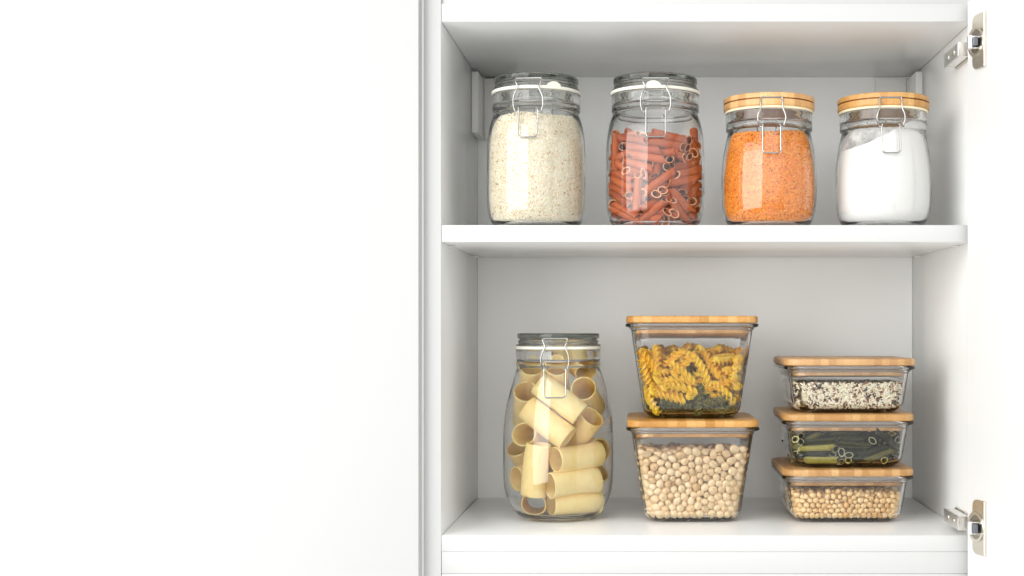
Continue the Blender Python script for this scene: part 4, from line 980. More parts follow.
646,42,-424,-15,310,46,245,171,626,52,342,321,440,37,-352,344,773,40,-234,-330,372,43,-92,-460,459,50,-245,-335,199,46,100,-375,101,45,-101,100,728,42,488,-46,177,44,265,-241,639,51,
-495,-414,292,47,319,102,767,44,308,-353,244,43,-12,-562,663,46,12,-177,669,52,-186,-495,791,42,66,399,496,44,204,-315,185,47,-22,-363,169,51,42,-307,575,48,415,-514,376,45,507,-310,
331,50,-445,-145,244,45,-241,337,400,52,270,507,276,42,75,-508,272,39,357,501,296,50,-393,342,704,42,-471,314,478,51,130,505,738,47,434,-380,410,45,-56,-584,822,50,177,-221,642,38,-563,
-262,710,52,491,-287,236,51,349,-255,780,42,-531,505,610,39,-118,422,257,45,-304,-78,156,39,-429,-440,101,45,490,34,168,41,124,510,307,44,36,-447,470,47,-120,-403,106,50,-407,313,101,
45,488,-211,180,45,294,-88,785,52,-268,-383,715,43,469,-196,530,41,475,-336,102,46,227,-353,265,42,-330,-106,788,38,593,-149,821,40,51,-386,525,38,-582,-284,806,48,392,59,486,51,244,
404,244,52,-276,537,440,37,-339,-334,722,43,393,-215,108,52,434,-119,344,49,-482,-32,94,38,353,-278,344,52,-389,-409,794,48,334,478,99,43,-511,-192,285,39,271,335,175,49,543,-274,493,
39,179,-429,254,43,-69,-475,101,45,-572,355,761,52,-479,269,98,42,50,443,325,53,303,-587,855,52,-487,-151,159,43,-304,-267,98,42,274,534,437,39,56,-50,596,52,403,333,300,40,131,-330,
163,37,-399,-129,654,51,341,-496,504,47,505,-492,525,49,280,-173,694,38,195,367,450,38,409,486,231,45,-107,-381,466,38,-444,-118,396,45,-483,228,172,49,-573,-355,743,48,411,156,186,
47,378,117,621,38,-521,250,366,41,-333,250,721,51,-386,-548,526,39,74,230,738,46,65,-484,196,52,-357,-55,631,40,-205,-306,653,44,-205,-282,805,48,487,408,682,52,-556,-117,774,49,-263,
-513,776,38,-501,-442,730,48,44,-579,808,53,444,294,254,37,400,-405,708,40,-70,-378,307,45,-370,141,326,47,7,-245,841,53,552,-149,611,48,-302,477,99,43,-19,-457,403,43,380,184,510,45,
419,-237,180,41,76,-338,222,41,-256,-196,757,39,-421,-73,100,44,-197,570,741,50,-383,-343,641,51,362,-365,368,43,-565,-82,687,47,-383,-309,225,51,-258,47,726,46,-204,412,596,44,-468,
-431,219,47,-77,-534,519,52,169,492,170,39,-109,535,500,48,-140,-498,713,50,-353,-241,287,47,-441,420,107,51,375,254,547,41,-72,-155,634,45,-554,-218,622,48,-230,-383,633,40,406,-234,
545,38,-464,336,623,48,-423,-420,632,42,432,-104,799,48,405,-161,172,38,273,391,102,46,42,2,745,44,372,-34,518,49,189,478,99,43,-74,479,449,38,-312,-578,758,46,-390,80,481,47,481,-268,
688,49,352,-85,370,48,-34,580,748,42,415,-172,594,45,78,179,578,45,190,496,252,48,410,554,616,47,401,416,650,43,-225,474,103,47,-489,-282,192,46,423,-60,589,45,-318,425,167,43,-205,
-62,811,51,451,443,171,43,550,34,587,47,329,355,740,39,381,-500,301,51,386,404,164,39,-499,-11,704,45,16,516,747,39,271,-358,177,42,-353,416,97,41,-451,-204,419,48,-245,381,312,53,-168,
564,653,43,126,469,622,50,538,351,464,39,418,478,729,42,-187,-402,171,50,-136,-481,95,39,-343,-425,610,42,-167,-415,418,50,-550,-316,625,53,-306,-539,518,47,-324,-173,705,51,514,429,
436,53,59,-370,425,49,498,170,228,43,306,-427,741,47,-464,-479,814,52,-471,-355,598,48,512,-68,778,44,344,14,251,50,-218,-411,796,48,299,486,160,44,-546,-101,516,40,282,-488,171,43,
584,-199,760,40,422,-338,675,38,152,-432,100,44,541,231,788,41,-451,-53,463,50,-356,31,620,50,-78,434,792,52,-368,43,389,40,45,251,627,50,-493,-349,238,49,484,-131,179,49,-89,-427,372,
48,113,471,106,50,-366,-389,170,48,-294,-517,366,45,-10,514,327,42,-265,-408,569,39,391,-383,493,45,-461,471,626,43,-36,-418,240,44,543,-60,570,51,409,-309,205,48,-357,521,442,53,512,
-466,446,40,537,-351,494,45,-18,-583,743,38,356,200,340,52,-322,-358,578,38,-483,-71,171,49,558,-71,666,51,204,454,508,45,449,183,410,50,70,-558,619,44,401,-132,99,43,226,-308,101,45,
503,-169,245,40,-281,408,531,42,-462,114,519,42,-522,-223,829,41,72,509,817,52,185,-103,616,39,481,-466,377,51,148,-140,683,47,553,-494,693,44,367,33,753,40,-380,299,357,43,-161,309,
691,44,-175,-187,797,52,217,-530,455,46,294,509,363,53,455,269,583,49,-74,369,343,39,-155,312,94,38,-342,324,215,42,-350,88,227,40,-412,-371,719,39,328,-93,693,47,-113,511,763,37,-326,
183,104,48,97,426,262,41,-288,577,780,49,-46,222,805,45,137,97,676,46,-364,-527,447,48,365,-166,711,38,476,-172,101,45,405,462,97,41,-270,-432,464,40,-395,490,266,52,-513,-163,363,49,
36,265,827,51,213,-488,198,48,-348,-209,98,42,268,-172,578,43,-283,431,244,44,-313,477,540,38,312,345,602,41,364,-158,314,45,198,-402,173,48,-101,-262,835,47,390,-235,409,40,-473,-374,
98,42,498,252,220,42,-485,-36,793,49,-325,272,109,53,-429,-557,640,48,277,472,480,38,184,-368,98,42,469,336,511,52,-532,-261,478,47,187,336,304,43,475,556,682,47,-83,-75,585,51,-533,
-381,452,42,-283,305,772,40,357,430,224,37,-413,143,792,51,383,-20,427,47,-148,-350,342,53,491,539,600,38,27,-72,802,43,-117,-14,806,50,503,284,662,48,-214,-477,451,38,-562,-7,644,43,
-222,-482,634,40,202,568,739,52,-479,551,654,44,-502,108,293,48,465,493,395,46,301,144,696,41,524,31,365,38,44,333,100,44,-343,-434,234,42,-204,530,483,50,541,-425,490,37,-190,-118,
743,39,-11,118,726,50,36,-402,212,41,306,188,176,51,-420,261,672,50,-94,-423,696,37,229,477,597,51,538,-83,480,42,478,574,777,48,99,359,161,51,315,-433,365,50,-452,-217,509,51,-39,293,
752,45,6,331,176,50,-261,506,734,41,395,-463,101,45,-38,-476,600,42,141,559,659,49,-347,225,320,50,62,470,465,39,578,-487,772,40,-378,232,403,44,-399,-384,548,52,476,-434,775,52,254,
502,791,48,234,264,798,41,-325,180,781,43,-575,58,686,37,189,-421,585,50,511,-10,306,41,-224,-545,503,38,542,183,504,42,363,-487,162,42,-188,-345,733,49,367,470,499,41,-334,373,370,
51,-122,-422,242,51,24,-496,757,47,413,44,637,46,422,245,698,51,113,380,800,49,-309,553,596,45,-288,-479,593,40,474,-434,217,40,-267,47,626,43,-524,179,395,42,-64,-213,692,38,-251,497,
234,44,-89,-573,701,42,479,-117,651,43,-496,-200,214,42,-468,-413,154,43,-140,-311,103,47,-263,212,667,45,-306,-490,162,40,-295,-414,302,50,-432,36,671,45,376,307,370,44,206,509,335,
48,409,197,105,49,454,137,491,50,-536,45,776,49,-337,103,96,40,-501,171,235,41,-273,-567,660,41,-189,47,609,39,-486,308,155,43,-482,-182,93,37,-224,-486,181,48,391,474,583,49,411,-465,
644,49,548,-143,525,39,-119,-515,386,50,480,155,96,40,-390,100,709,41,-90,-296,578,44,-433,-12,602,40,452,418,99,43,166,-155,773,47,455,355,820,46,-330,-278,591,48,-233,-70,696,41,-393,
266,488,48,-117,348,760,49,470,81,695,49,365,-553,643,52,520,180,361,41,375,289,623,44,-209,-520,385,45,-29,-389,455,45,328,-389,437,41,-487,574,758,41,-558,451,673,49,-383,116,404,
44,-421,-225,100,44,-537,223,464,40,281,383,449,53,-409,-295,437,42,515,265,356,46,-1,441,723,43,351,-109,163,38,-541,157,562,51,438,484,318,52,39,-418,138,40,18,-511,320,44,578,-25,
744,43,360,-60,216,40,547,-311,570,48,328,-515,379,49,-521,-14,408,48,351,123,148,37,184,207,770,41,-301,382,455,45,487,125,163,43,-3,6,820,44,27,-411,804,50,297,419,369,37,364,-344,
291,41,247,-486,607,42,-239,312,109,53,-1,-363,686,41,333,240,94,38,-408,-151,100,44,264,366,317,47,-367,-29,366,39,308,-310,106,50,-406,17,237,40,471,137,821,48,-199,261,640,40,-357,
-572,686,40,15,395,802,50,451,99,325,41,501,326,218,38,554,412,613,46,387,-452,435,50,-6,-551,577,44,244,491,200,45,32,-226,749,45,-308,399,634,44,-15,566,668,43,310,407,177,42,273,
-409,591,41,62,368,227,41,180,337,194,50,-425,-342,160,40,-345,-15,192,45,-286,543,514,42,591,-69,812,41,341,48,162,43,334,-415,184,48,-31,-361,544,51,362,502,671,44,-387,-150,545,38,
-51,52,770,40,-373,-7,456,48,-225,-573,731,46,-143,409,178,41,41,-516,405,52,-582,109,739,38,433,-244,826,51,-220,-389,327,39,140,-499,242,43,-190,400,804,52,-449,38,424,51,-492,34,
238,50,-562,-472,677,41,494,395,211,38,-443,313,306,44,-422,-45,671,38,567,439,735,52,123,293,776,42,-368,206,170,37,341,499,764,45,-455,122,440,38,486,-14,640,51,-400,-480,572,48,-487,
5,161,43,84,-180,817,50,45,-478,564,50,45,78,793,47,113,-352,597,43,560,119,684,52,-29,316,607,43,-421,465,544,38,-402,61,167,51,305,-88,104,48,198,497,680,41,-491,219,787,46,-510,272,
299,42,-466,205,520,52,-439,-100,314,42,375,-77,292,40,427,9,709,38,-279,467,471,42,-478,95,610,53,490,501,471,40,-241,-369,437,42,-165,-517,559,50,15,-107,727,39,271,179,798,52,-75,
160,664,50,247,445,320,39,-172,446,407,46,346,204,656,46,-476,341,709,42,173,407,575,43,-326,-412,97,41,214,253,639,42,-393,-372,96,40,-483,91,847,51,-241,-475,527,43,-506,-564,784,
48,-343,504,759,45,-58,-490,678,43,-407,-384,259,52,399,272,98,42,424,370,227,52,-223,462,531,42,282,-321,581,50,-456,-481,665,39,-90,501,288,49,333,-477,590,50,-404,-469,176,50,-416,
-483,268,53,180,-355,654,48,459,53,778,41,-509,190,313,45,-145,-419,751,38,-161,-43,729,44,-492,304,228,49,-374,-259,372,49,-293,-16,589,37,-146,353,621,42,32,-395,610,50,-161,366,360,
49,-426,94,250,42,-287,-362,506,44,411,1,178,50,302,344,815,43,472,-89,106,50,-109,-416,546,50,-325,158,697,44,104,-279,824,51,119,-491,750,49,151,-396,499,47,-274,-499,232,42,451,-77,
420,46,-398,172,464,46,125,433,700,39,-439,162,284,39,-392,146,635,50,-191,-432,578,44,-228,-161,679,50,-81,-343,401,46,-311,511,283,38,495,-86,260,50,434,-567,706,48,514,-548,758,52,
-25,-321,624,41,32,-479,662,51,-370,-226,537,43,-63,-518,759,44,-275,399,98,42,112,-511,668,37,-111,575,717,42,472,75,105,49,230,561,638,44,433,346,426,46,-485,-225,144,43,334,457,428,
45,-91,-550,615,51,503,437,345,41,337,11,662,45,59,-345,156,38,297,563,705,52,158,422,213,45,]
DATA["soy"] = [
174,-442,144,37,-529,-135,282,36,-319,386,181,29,209,-356,276,37,34,479,180,27,-298,106,334,36,133,-129,278,32,-76,-287,302,30,170,-323,318,30,21,539,301,33,-322,421,239,38,-27,534,
254,36,389,84,293,38,241,-345,183,29,568,240,85,29,-480,-244,331,34,-26,338,264,27,-338,584,190,27,-330,587,248,33,-157,-510,157,37,-502,65,90,34,255,281,232,33,-56,380,355,32,-197,
376,245,30,545,-336,254,27,-208,566,87,31,269,-478,135,27,-323,-430,85,29,15,-264,270,30,-245,-528,235,37,-171,253,301,33,-204,-72,366,36,-432,300,327,35,592,430,252,28,-153,231,187,
33,-107,-367,336,33,-209,587,279,37,-505,393,90,34,529,51,130,28,-160,43,260,31,69,-274,200,31,-285,-142,229,29,-17,-562,92,36,-493,554,135,31,-482,225,250,38,97,-275,258,33,116,-167,
180,34,367,524,244,29,196,121,260,32,148,386,340,31,-151,569,84,28,-569,62,154,38,-498,-500,188,29,228,-416,312,34,-343,-397,235,30,396,-584,251,37,-229,370,339,34,324,209,187,28,547,
-505,162,36,421,275,244,37,-429,-435,89,33,-526,-549,196,29,15,-320,361,37,440,-138,292,33,117,-473,179,37,240,68,303,34,-182,535,315,33,233,-229,191,31,395,-51,344,32,527,-152,227,
30,515,-543,131,27,340,-237,249,37,-467,-279,223,33,-456,243,190,31,-314,10,278,35,441,89,184,31,192,-91,237,27,426,-258,194,28,-490,-39,242,38,-294,-520,185,34,541,31,235,32,43,-354,
192,33,504,45,339,37,-344,566,87,31,593,-62,296,33,385,-5,261,35,-314,135,275,33,-458,-575,203,35,296,-136,194,37,190,379,184,29,229,27,248,37,419,223,208,27,580,200,217,35,-577,-267,
197,36,-268,461,242,32,-591,-405,296,36,-305,508,331,34,-438,-223,228,33,570,331,141,35,-595,219,282,29,-100,410,226,29,-548,-540,250,31,-573,-101,121,29,466,414,142,31,218,340,231,
37,143,594,285,31,-70,282,273,30,524,575,347,37,46,-179,284,38,-450,359,89,33,249,394,196,37,-267,-531,302,35,-29,581,209,33,-157,-247,209,32,33,510,93,37,370,366,246,32,320,-302,238,
32,-199,-127,185,33,439,499,295,37,-139,452,326,30,-67,-148,307,36,16,-519,194,34,-275,-296,342,35,-432,146,241,34,-582,417,248,38,236,-416,188,31,-62,155,243,29,-50,429,84,28,297,-331,
286,29,429,-23,210,37,164,-286,264,36,-117,156,243,28,402,327,207,34,77,278,204,34,395,-208,200,34,511,385,160,30,401,-191,266,38,-61,-414,216,32,307,520,251,34,-516,322,206,34,45,-534,
244,29,496,-122,278,28,-197,-537,281,32,188,-23,319,35,215,-518,202,36,60,-244,311,35,-531,404,201,36,245,428,308,37,486,376,214,33,55,-40,300,37,-253,5,270,27,18,-550,289,27,260,-127,
345,30,516,-495,322,33,-586,481,258,29,476,242,332,34,522,215,83,27,475,-195,310,30,161,177,244,37,-145,191,298,36,355,-98,200,34,564,123,90,34,305,-517,131,29,-266,111,217,33,586,-409,
206,27,506,-455,132,36,579,508,324,38,288,-178,332,28,-119,-113,324,30,-533,-378,205,28,397,-296,279,34,-431,-269,289,36,270,516,195,36,504,465,150,36,507,-270,91,35,353,-471,246,29,
-107,-209,203,33,455,216,256,34,-6,-128,194,34,-336,365,335,28,427,197,314,34,571,90,144,34,-304,227,206,36,-222,6,344,36,544,394,244,35,-273,212,267,37,484,392,280,37,-82,581,180,29,
62,-391,233,27,-101,361,188,34,-119,-50,310,29,-10,-428,251,33,-463,-359,142,37,299,-128,299,31,-108,526,234,30,-113,226,346,32,255,589,273,34,-368,-241,202,28,462,-18,152,31,526,-303,
137,28,-281,579,204,34,-160,-58,189,36,599,-276,319,31,582,58,198,31,501,-515,264,30,-574,-295,138,31,94,297,265,32,-142,-68,262,28,97,-533,334,35,-220,502,243,33,-196,437,328,30,-596,
-11,330,35,-240,-110,222,28,139,-519,280,28,-218,526,140,28,-597,314,348,37,-193,-201,294,30,-59,469,150,36,-47,-480,248,34,-455,450,142,29,-103,-546,321,32,116,-343,292,31,-172,-354,
346,35,-553,481,84,28,10,-364,249,35,356,562,92,36,374,-239,313,36,-99,33,349,34,519,563,231,28,-488,-413,301,29,-519,-263,150,35,166,190,348,37,351,188,290,28,342,-530,220,36,-232,
318,205,34,-384,150,290,35,380,245,295,37,-197,-420,339,36,479,230,192,36,-52,418,192,31,199,595,317,34,299,585,205,29,15,236,199,35,455,-537,301,35,-30,102,202,35,-584,290,219,32,237,
515,141,31,-130,41,205,32,468,-68,83,27,348,32,323,36,-275,-413,200,33,192,61,347,31,-422,388,194,33,471,-433,307,35,-443,-519,178,31,535,-395,252,36,-406,-275,230,31,258,-465,214,29,
-426,-332,198,38,319,151,318,29,-155,475,234,36,86,307,333,37,40,121,211,28,-8,280,248,38,-402,-137,193,28,394,-98,296,29,91,587,252,33,175,-382,329,32,-223,405,287,29,1,-123,304,37,
-462,-332,85,29,93,469,262,35,-421,-480,260,28,16,-77,257,32,-57,72,328,27,454,571,144,30,368,-582,195,30,-483,101,240,35,441,-400,133,32,-34,-58,280,28,-201,-317,194,38,-177,-357,252,
37,-566,180,327,37,-182,318,242,30,-329,463,85,29,-92,199,263,28,584,-358,188,27,-503,-54,84,28,-571,-464,150,29,231,561,92,36,488,-139,335,32,-58,-85,337,34,336,179,236,30,-188,59,
205,33,26,191,245,30,576,475,218,33,572,396,147,34,-529,-92,233,33,116,-468,110,36,-564,-74,345,37,-470,-55,302,29,-187,479,289,28,401,121,230,38,-515,-354,312,37,179,-470,200,30,138,
-81,242,29,-426,-399,183,32,-585,-145,196,27,-356,195,186,30,402,-572,148,34,397,325,276,28,-81,340,272,30,-198,214,258,32,-424,-13,320,37,80,212,198,35,580,-184,225,36,-541,-215,334,
35,-118,569,135,35,295,-9,189,36,-168,540,250,34,-444,420,91,35,247,-131,233,29,-432,-202,308,35,-48,432,259,37,-378,-11,268,34,531,427,194,31,523,219,252,37,135,-29,220,29,117,39,214,
33,-368,-366,285,28,-528,123,290,38,517,71,277,33,-463,509,86,30,286,52,353,36,-6,563,91,35,-539,-513,146,34,29,-13,363,37,-498,510,248,32,148,-518,91,35,417,50,235,36,193,590,254,31,
536,-417,318,34,482,39,236,29,-343,9,187,33,-161,418,277,35,64,-472,84,28,383,-490,202,27,468,486,94,38,-486,17,321,32,-488,-30,135,31,-478,403,293,35,-15,-207,267,35,-394,522,243,28,
-466,-238,172,33,38,95,307,33,-212,-540,348,37,112,327,207,27,347,-117,263,32,115,-578,190,34,-110,336,332,33,-1,490,142,28,-436,206,144,34,438,483,231,29,590,-366,242,29,599,-73,364,
37,127,522,184,29,26,173,188,32,-555,54,323,35,-73,595,311,33,122,240,247,36,-538,-266,264,32,427,-290,338,34,595,42,327,36,17,318,345,34,-35,-13,239,34,-217,-431,218,33,-150,-394,299,
31,309,-482,87,31,-132,302,278,35,187,-565,89,33,40,252,341,36,543,154,294,31,45,484,332,36,-231,-591,301,36,-204,5,238,32,578,-7,200,35,-35,595,265,27,-96,-316,242,31,309,542,315,33,
-416,455,191,34,304,-237,321,34,-300,-573,143,32,448,102,86,30,-247,527,191,32,-149,284,360,38,-447,233,87,31,-85,-468,197,31,-141,-561,93,37,-573,516,313,37,-523,-417,87,31,-471,424,
191,30,-160,122,306,37,173,-82,292,32,253,-27,342,35,24,-186,223,28,-561,289,93,37,585,-64,232,32,-476,23,157,29,-19,-516,140,32,-275,511,136,36,476,-507,156,35,-275,425,191,32,62,-376,
286,31,16,-483,246,29,-532,4,217,30,-528,-386,143,35,277,122,365,35,-494,428,241,28,-15,433,341,35,-384,40,306,32,473,-344,142,35,465,-317,87,31,-164,464,169,34,573,27,147,32,580,361,
201,33,-421,-80,191,30,-436,-533,297,32,-373,460,332,35,-125,-411,198,35,157,523,85,29,-269,291,359,35,335,-30,346,32,584,257,261,37,-9,-187,332,34,-396,-564,90,34,469,313,206,35,469,
438,203,35,277,-264,215,30,193,-535,260,32,549,347,313,32,324,-459,135,32,473,-424,172,29,-501,-575,247,30,-134,-512,270,38,575,-149,136,29,183,518,132,29,-584,433,189,27,404,-360,197,
30,435,158,92,36,332,-61,246,29,-426,-571,144,34,-399,-75,321,32,-396,578,212,37,378,75,184,34,327,-586,253,34,456,-527,223,34,-589,-59,280,35,-166,-106,228,29,52,-313,297,37,508,516,
307,37,-198,-483,196,28,98,-433,225,30,-28,283,189,27,-569,391,145,36,195,-118,346,37,-382,577,348,34,96,-122,226,34,257,92,243,34,-391,-30,207,33,-256,459,308,37,573,-92,136,31,-111,
-376,252,33,-212,-428,278,27,468,99,241,35,-592,-263,301,35,80,-528,196,32,127,251,358,36,-158,-455,298,31,580,-461,191,28,71,-287,354,28,-466,73,185,30,508,8,282,32,299,-442,338,37,
155,-411,206,37,-292,-114,336,34,71,-109,289,36,566,296,87,31,468,116,135,27,335,539,192,36,-529,246,130,30,-281,286,240,36,424,-47,291,30,-502,265,86,30,444,432,322,35,-142,206,239,
28,424,-93,194,36,-227,231,307,28,-261,451,137,33,379,534,302,33,585,71,263,36,484,128,188,30,-550,-473,91,35,403,-129,241,30,122,-42,288,34,-283,-565,88,32,496,-195,193,35,186,255,
229,34,-440,495,276,35,507,546,138,31,-588,90,274,35,247,467,237,35,-422,-589,255,31,402,-249,242,27,-591,-470,328,38,189,-32,250,35,92,248,304,29,-565,458,141,35,482,461,263,30,-211,
578,209,36,-66,-20,328,32,257,170,182,30,-203,-582,192,29,338,502,86,30,285,-541,247,29,-534,428,288,28,425,-480,315,32,-14,-531,248,29,-135,361,246,35,-474,370,230,37,552,-527,220,
30,-439,-122,149,33,69,-597,291,28,-520,543,195,37,238,160,238,32,-164,466,92,36,20,37,260,28,-315,-518,251,37,332,350,298,37,-306,-149,285,27,-443,96,89,33,257,-453,87,31,-525,-70,
134,28,-303,-464,215,30,534,-500,92,36,-113,-528,207,32,438,-179,94,38,59,195,294,31,429,520,135,27,379,-345,246,29,593,-420,258,28,-387,-516,144,37,516,-391,136,33,547,-229,322,34,
-192,-292,324,31,564,-298,89,33,517,222,138,33,-246,58,181,36,-326,-105,249,33,-583,168,197,29,120,-285,318,33,-510,425,144,32,-530,-37,177,29,-329,-410,305,34,-24,168,292,35,-343,274,
183,31,-412,-169,239,30,-165,-422,247,31,414,-358,295,33,-56,29,187,35,246,456,84,28,-400,-480,319,36,-91,-599,299,28,142,481,221,30,-141,577,200,36,324,585,264,37,-63,-179,365,31,-326,
-524,133,29,439,581,201,32,306,-427,235,37,-210,32,289,28,-435,192,287,32,-232,-342,314,35,-59,29,288,32,39,297,290,29,375,312,344,38,438,-468,199,35,511,-81,361,36,58,-231,244,30,521,
-341,92,36,125,165,192,27,260,134,297,37,-306,-356,202,34,173,568,85,29,167,327,191,30,457,304,139,28,26,-437,85,29,273,414,252,28,528,-285,231,32,-385,231,287,31,357,-513,89,33,236,
-198,243,30,535,-183,123,27,-522,59,201,31,-386,-119,253,30,-488,-301,278,31,-111,-224,371,35,243,530,252,31,21,-569,146,37,584,-248,260,37,54,-439,271,35,348,44,259,30,-148,-203,253,
32,6,-244,213,35,520,-458,269,32,-97,397,301,38,153,457,340,35,360,-393,233,28,45,331,235,37,533,-263,173,28,-526,-70,291,31,-179,-232,351,37,-96,278,323,27,536,-160,171,28,529,-93,
240,33,278,317,329,32,-458,-521,239,33,50,-463,198,35,-117,-585,247,34,-517,525,88,32,-121,514,173,36,-509,-525,93,37,-327,441,145,38,-213,491,346,30,108,-474,305,32,-83,-145,205,37,
-17,118,343,37,-424,476,87,31,-59,-254,198,37,467,-84,310,31,249,-165,291,31,-40,-359,339,35,-373,505,88,32,341,482,165,31,-229,508,88,32,-590,-10,242,29,579,-478,248,34,-284,14,217,
36,83,375,203,30,413,521,353,30,468,213,91,35,-356,471,198,31,-59,525,194,34,86,576,144,29,-569,-380,84,28,-403,97,205,35,-19,-316,287,35,117,604,335,27,-79,-566,87,31,20,-509,90,34,
424,-109,350,33,-568,-143,85,29,-378,-437,268,35,110,-388,255,28,-437,164,94,38,70,105,256,30,-173,3,185,29,-177,-144,310,34,347,302,242,38,-42,102,273,37,526,571,283,27,-331,173,327,
35,-318,-198,204,31,29,574,139,31,-355,-475,228,27,106,490,318,27,-327,44,335,33,-485,74,295,28,-494,209,157,29,-174,158,250,31,-247,-526,84,28,84,4,257,32,361,-52,294,29,155,311,249,
35,467,253,136,27,-590,-230,247,30,-514,121,180,38,-504,95,353,37,-227,468,187,34,-507,66,147,28,-246,-267,197,29,-523,169,140,27,-307,354,244,34,51,-145,339,28,182,416,302,29,181,-58,
185,37,566,407,87,31,159,480,165,28,-456,-269,92,36,296,563,90,34,-358,-588,257,33,-526,-106,90,34,-385,-166,290,28,173,-560,312,30,441,-161,203,33,53,-84,359,37,-551,-104,175,34,-346,
-166,247,33,-373,-267,312,27,417,561,93,37,-444,540,233,28,312,-357,335,28,-563,422,91,35,-259,-464,260,36,257,362,285,36,448,-77,136,32,-439,251,289,27,531,-428,190,36,-215,-229,238,
38,-408,165,186,30,561,-232,93,37,153,490,282,31,363,202,347,33,-607,-167,347,27,-495,509,311,32,216,-599,308,29,-58,-401,286,35,197,527,188,33,544,223,322,37,-435,-127,296,37,54,567,
86,30,-154,-297,238,30,-310,-259,182,37,-448,-120,227,33,371,516,131,28,-369,117,353,38,287,-392,291,33,-78,-190,255,33,383,-152,321,33,26,-16,244,32,-450,560,307,37,242,-75,227,28,
-453,228,340,31,24,584,251,36,593,-380,304,35,-466,-309,337,33,62,459,83,27,473,-314,295,35,-292,-442,145,32,-244,-379,254,38,487,-166,136,33,-577,330,138,28,391,17,181,28,424,66,343,
27,-374,-462,89,33,-520,300,146,31,-565,-262,89,33,349,134,271,30,463,-281,238,34,-208,170,303,32,-531,60,261,32,468,514,182,36,114,582,195,30,5,-53,203,30,-540,205,269,31,-400,290,
267,34,-423,-65,257,37,-519,203,373,33,430,-597,307,31,29,-589,249,31,-482,-97,267,28,-366,344,285,34,324,-6,245,28,151,-348,238,34,-288,-583,257,38,424,-545,94,38,-92,146,299,36,-49,
-470,135,29,400,-514,260,38,-196,272,191,29,-181,597,345,37,17,56,197,34,357,-514,155,33,-565,224,89,33,-115,-284,196,30,305,460,257,28,237,578,208,36,-19,-458,189,37,-436,-425,283,
29,-287,-469,83,27,203,191,198,30,8,-466,132,28,464,-584,254,33,-119,8,291,32,-245,574,151,32,-42,-263,261,29,-62,-317,193,30,-579,-1,178,31,288,383,346,37,546,507,133,30,-393,-410,
332,37,-403,-317,326,31,185,-187,201,33,-485,-83,182,37,-409,91,272,34,-331,-196,296,29,-571,-421,118,30,492,-118,184,38,576,-273,141,29,-8,57,305,29,344,-537,283,28,250,-356,333,34,
-32,168,195,31,353,-425,278,28,504,-484,212,33,445,-458,138,29,-181,-572,139,33,-220,393,191,34,240,460,175,32,-89,-515,146,37,206,487,316,31,-431,355,288,33,-490,161,253,28,158,375,
235,33,272,-570,145,35,176,-217,260,35,-21,-465,86,30,-580,-57,210,35,460,-436,88,32,513,-34,88,32,-340,531,213,36,-1,-62,326,29,3,450,90,34,-362,-302,192,35,-59,-509,89,33,475,-57,
250,37,81,535,218,32,-135,-317,297,37,-307,319,192,30,-539,511,141,35,-317,-301,236,32,-395,-150,353,37,-315,72,189,37,285,-213,269,27,-269,-499,129,34,518,-150,84,28,172,-508,152,32,
266,-451,278,28,302,450,340,33,464,-567,140,31,-340,193,262,34,-100,251,224,36,-169,-82,311,31,119,426,199,33,-351,408,299,31,-280,-199,257,38,357,-450,84,28,343,-192,360,37,-451,-25,
187,34,298,-59,299,36,576,-398,152,30,-242,-245,305,37,281,-40,241,28,139,541,322,35,-523,-300,204,32,518,329,85,29,472,-376,274,33,45,-567,86,30,-57,175,351,33,-292,-89,195,35,-16,
-577,205,36,-593,335,255,28,-502,572,256,34,355,594,331,38,263,-513,88,32,-322,-459,269,28,510,450,338,37,346,-352,189,33,419,392,210,37,114,-228,211,36,385,-438,214,28,-46,-84,225,
35,310,-361,238,29,301,-70,197,30,302,448,90,34,-462,-172,188,37,-445,336,186,27,-123,-256,318,29,484,519,245,31,587,0,270,36,-461,388,144,33,-562,-535,314,35,144,10,262,30,84,-591,
239,28,-479,-195,129,32,20,-595,333,37,593,384,287,32,-461,184,199,31,-353,-118,307,33,-466,-475,300,33,-512,-449,147,37,162,-401,272,31,-234,-169,215,32,-569,136,146,36,-305,-56,290,
32,443,-218,151,38,-258,397,242,30,-312,157,213,36,-90,16,239,30,251,-578,209,36,433,290,311,34,571,-342,133,33,-305,-516,84,28,-240,-53,308,36,-274,-309,282,28,33,500,245,37,-582,-201,
196,30,515,-423,84,28,-570,207,152,37,-407,-326,265,32,64,54,233,28,-517,-357,87,31,90,-491,246,34,390,570,155,37,-159,383,338,36,-276,476,85,29,-144,-579,189,32,-434,0,243,32,-523,
570,323,38,213,-113,194,28,106,58,275,33,534,100,217,37,-244,-365,190,30,-193,-479,254,33,540,-229,215,31,-7,-258,332,37,137,278,200,28,-430,512,132,29,-325,-243,240,28,537,-59,187,
35,567,-173,86,30,-253,179,187,37,398,509,189,37,-258,-49,239,37,-49,232,184,30,-343,106,232,27,328,-261,190,31,453,-15,91,35,197,455,269,28,-127,504,291,35,-33,-586,275,37,89,139,308,
35,-35,215,242,36,-178,-21,294,36,-13,274,312,28,531,-171,287,35,-487,333,280,29,53,581,192,31,503,156,239,33,386,470,261,33,149,568,144,37,380,176,189,37,271,324,190,31,97,500,87,31,
361,452,84,28,-561,-494,205,37,121,-79,188,29,459,-117,239,27,378,-296,209,37,105,461,144,34,598,-137,335,34,-472,105,139,27,502,335,135,28,527,-124,131,28,388,467,330,33,475,550,90,
34,-239,58,246,34,-575,-4,124,28,127,513,130,30,-453,128,189,28,-585,-378,235,33,187,440,206,37,349,424,239,32,-288,-13,336,33,136,23,324,35,361,385,358,37,-576,-336,186,35,-326,-476,
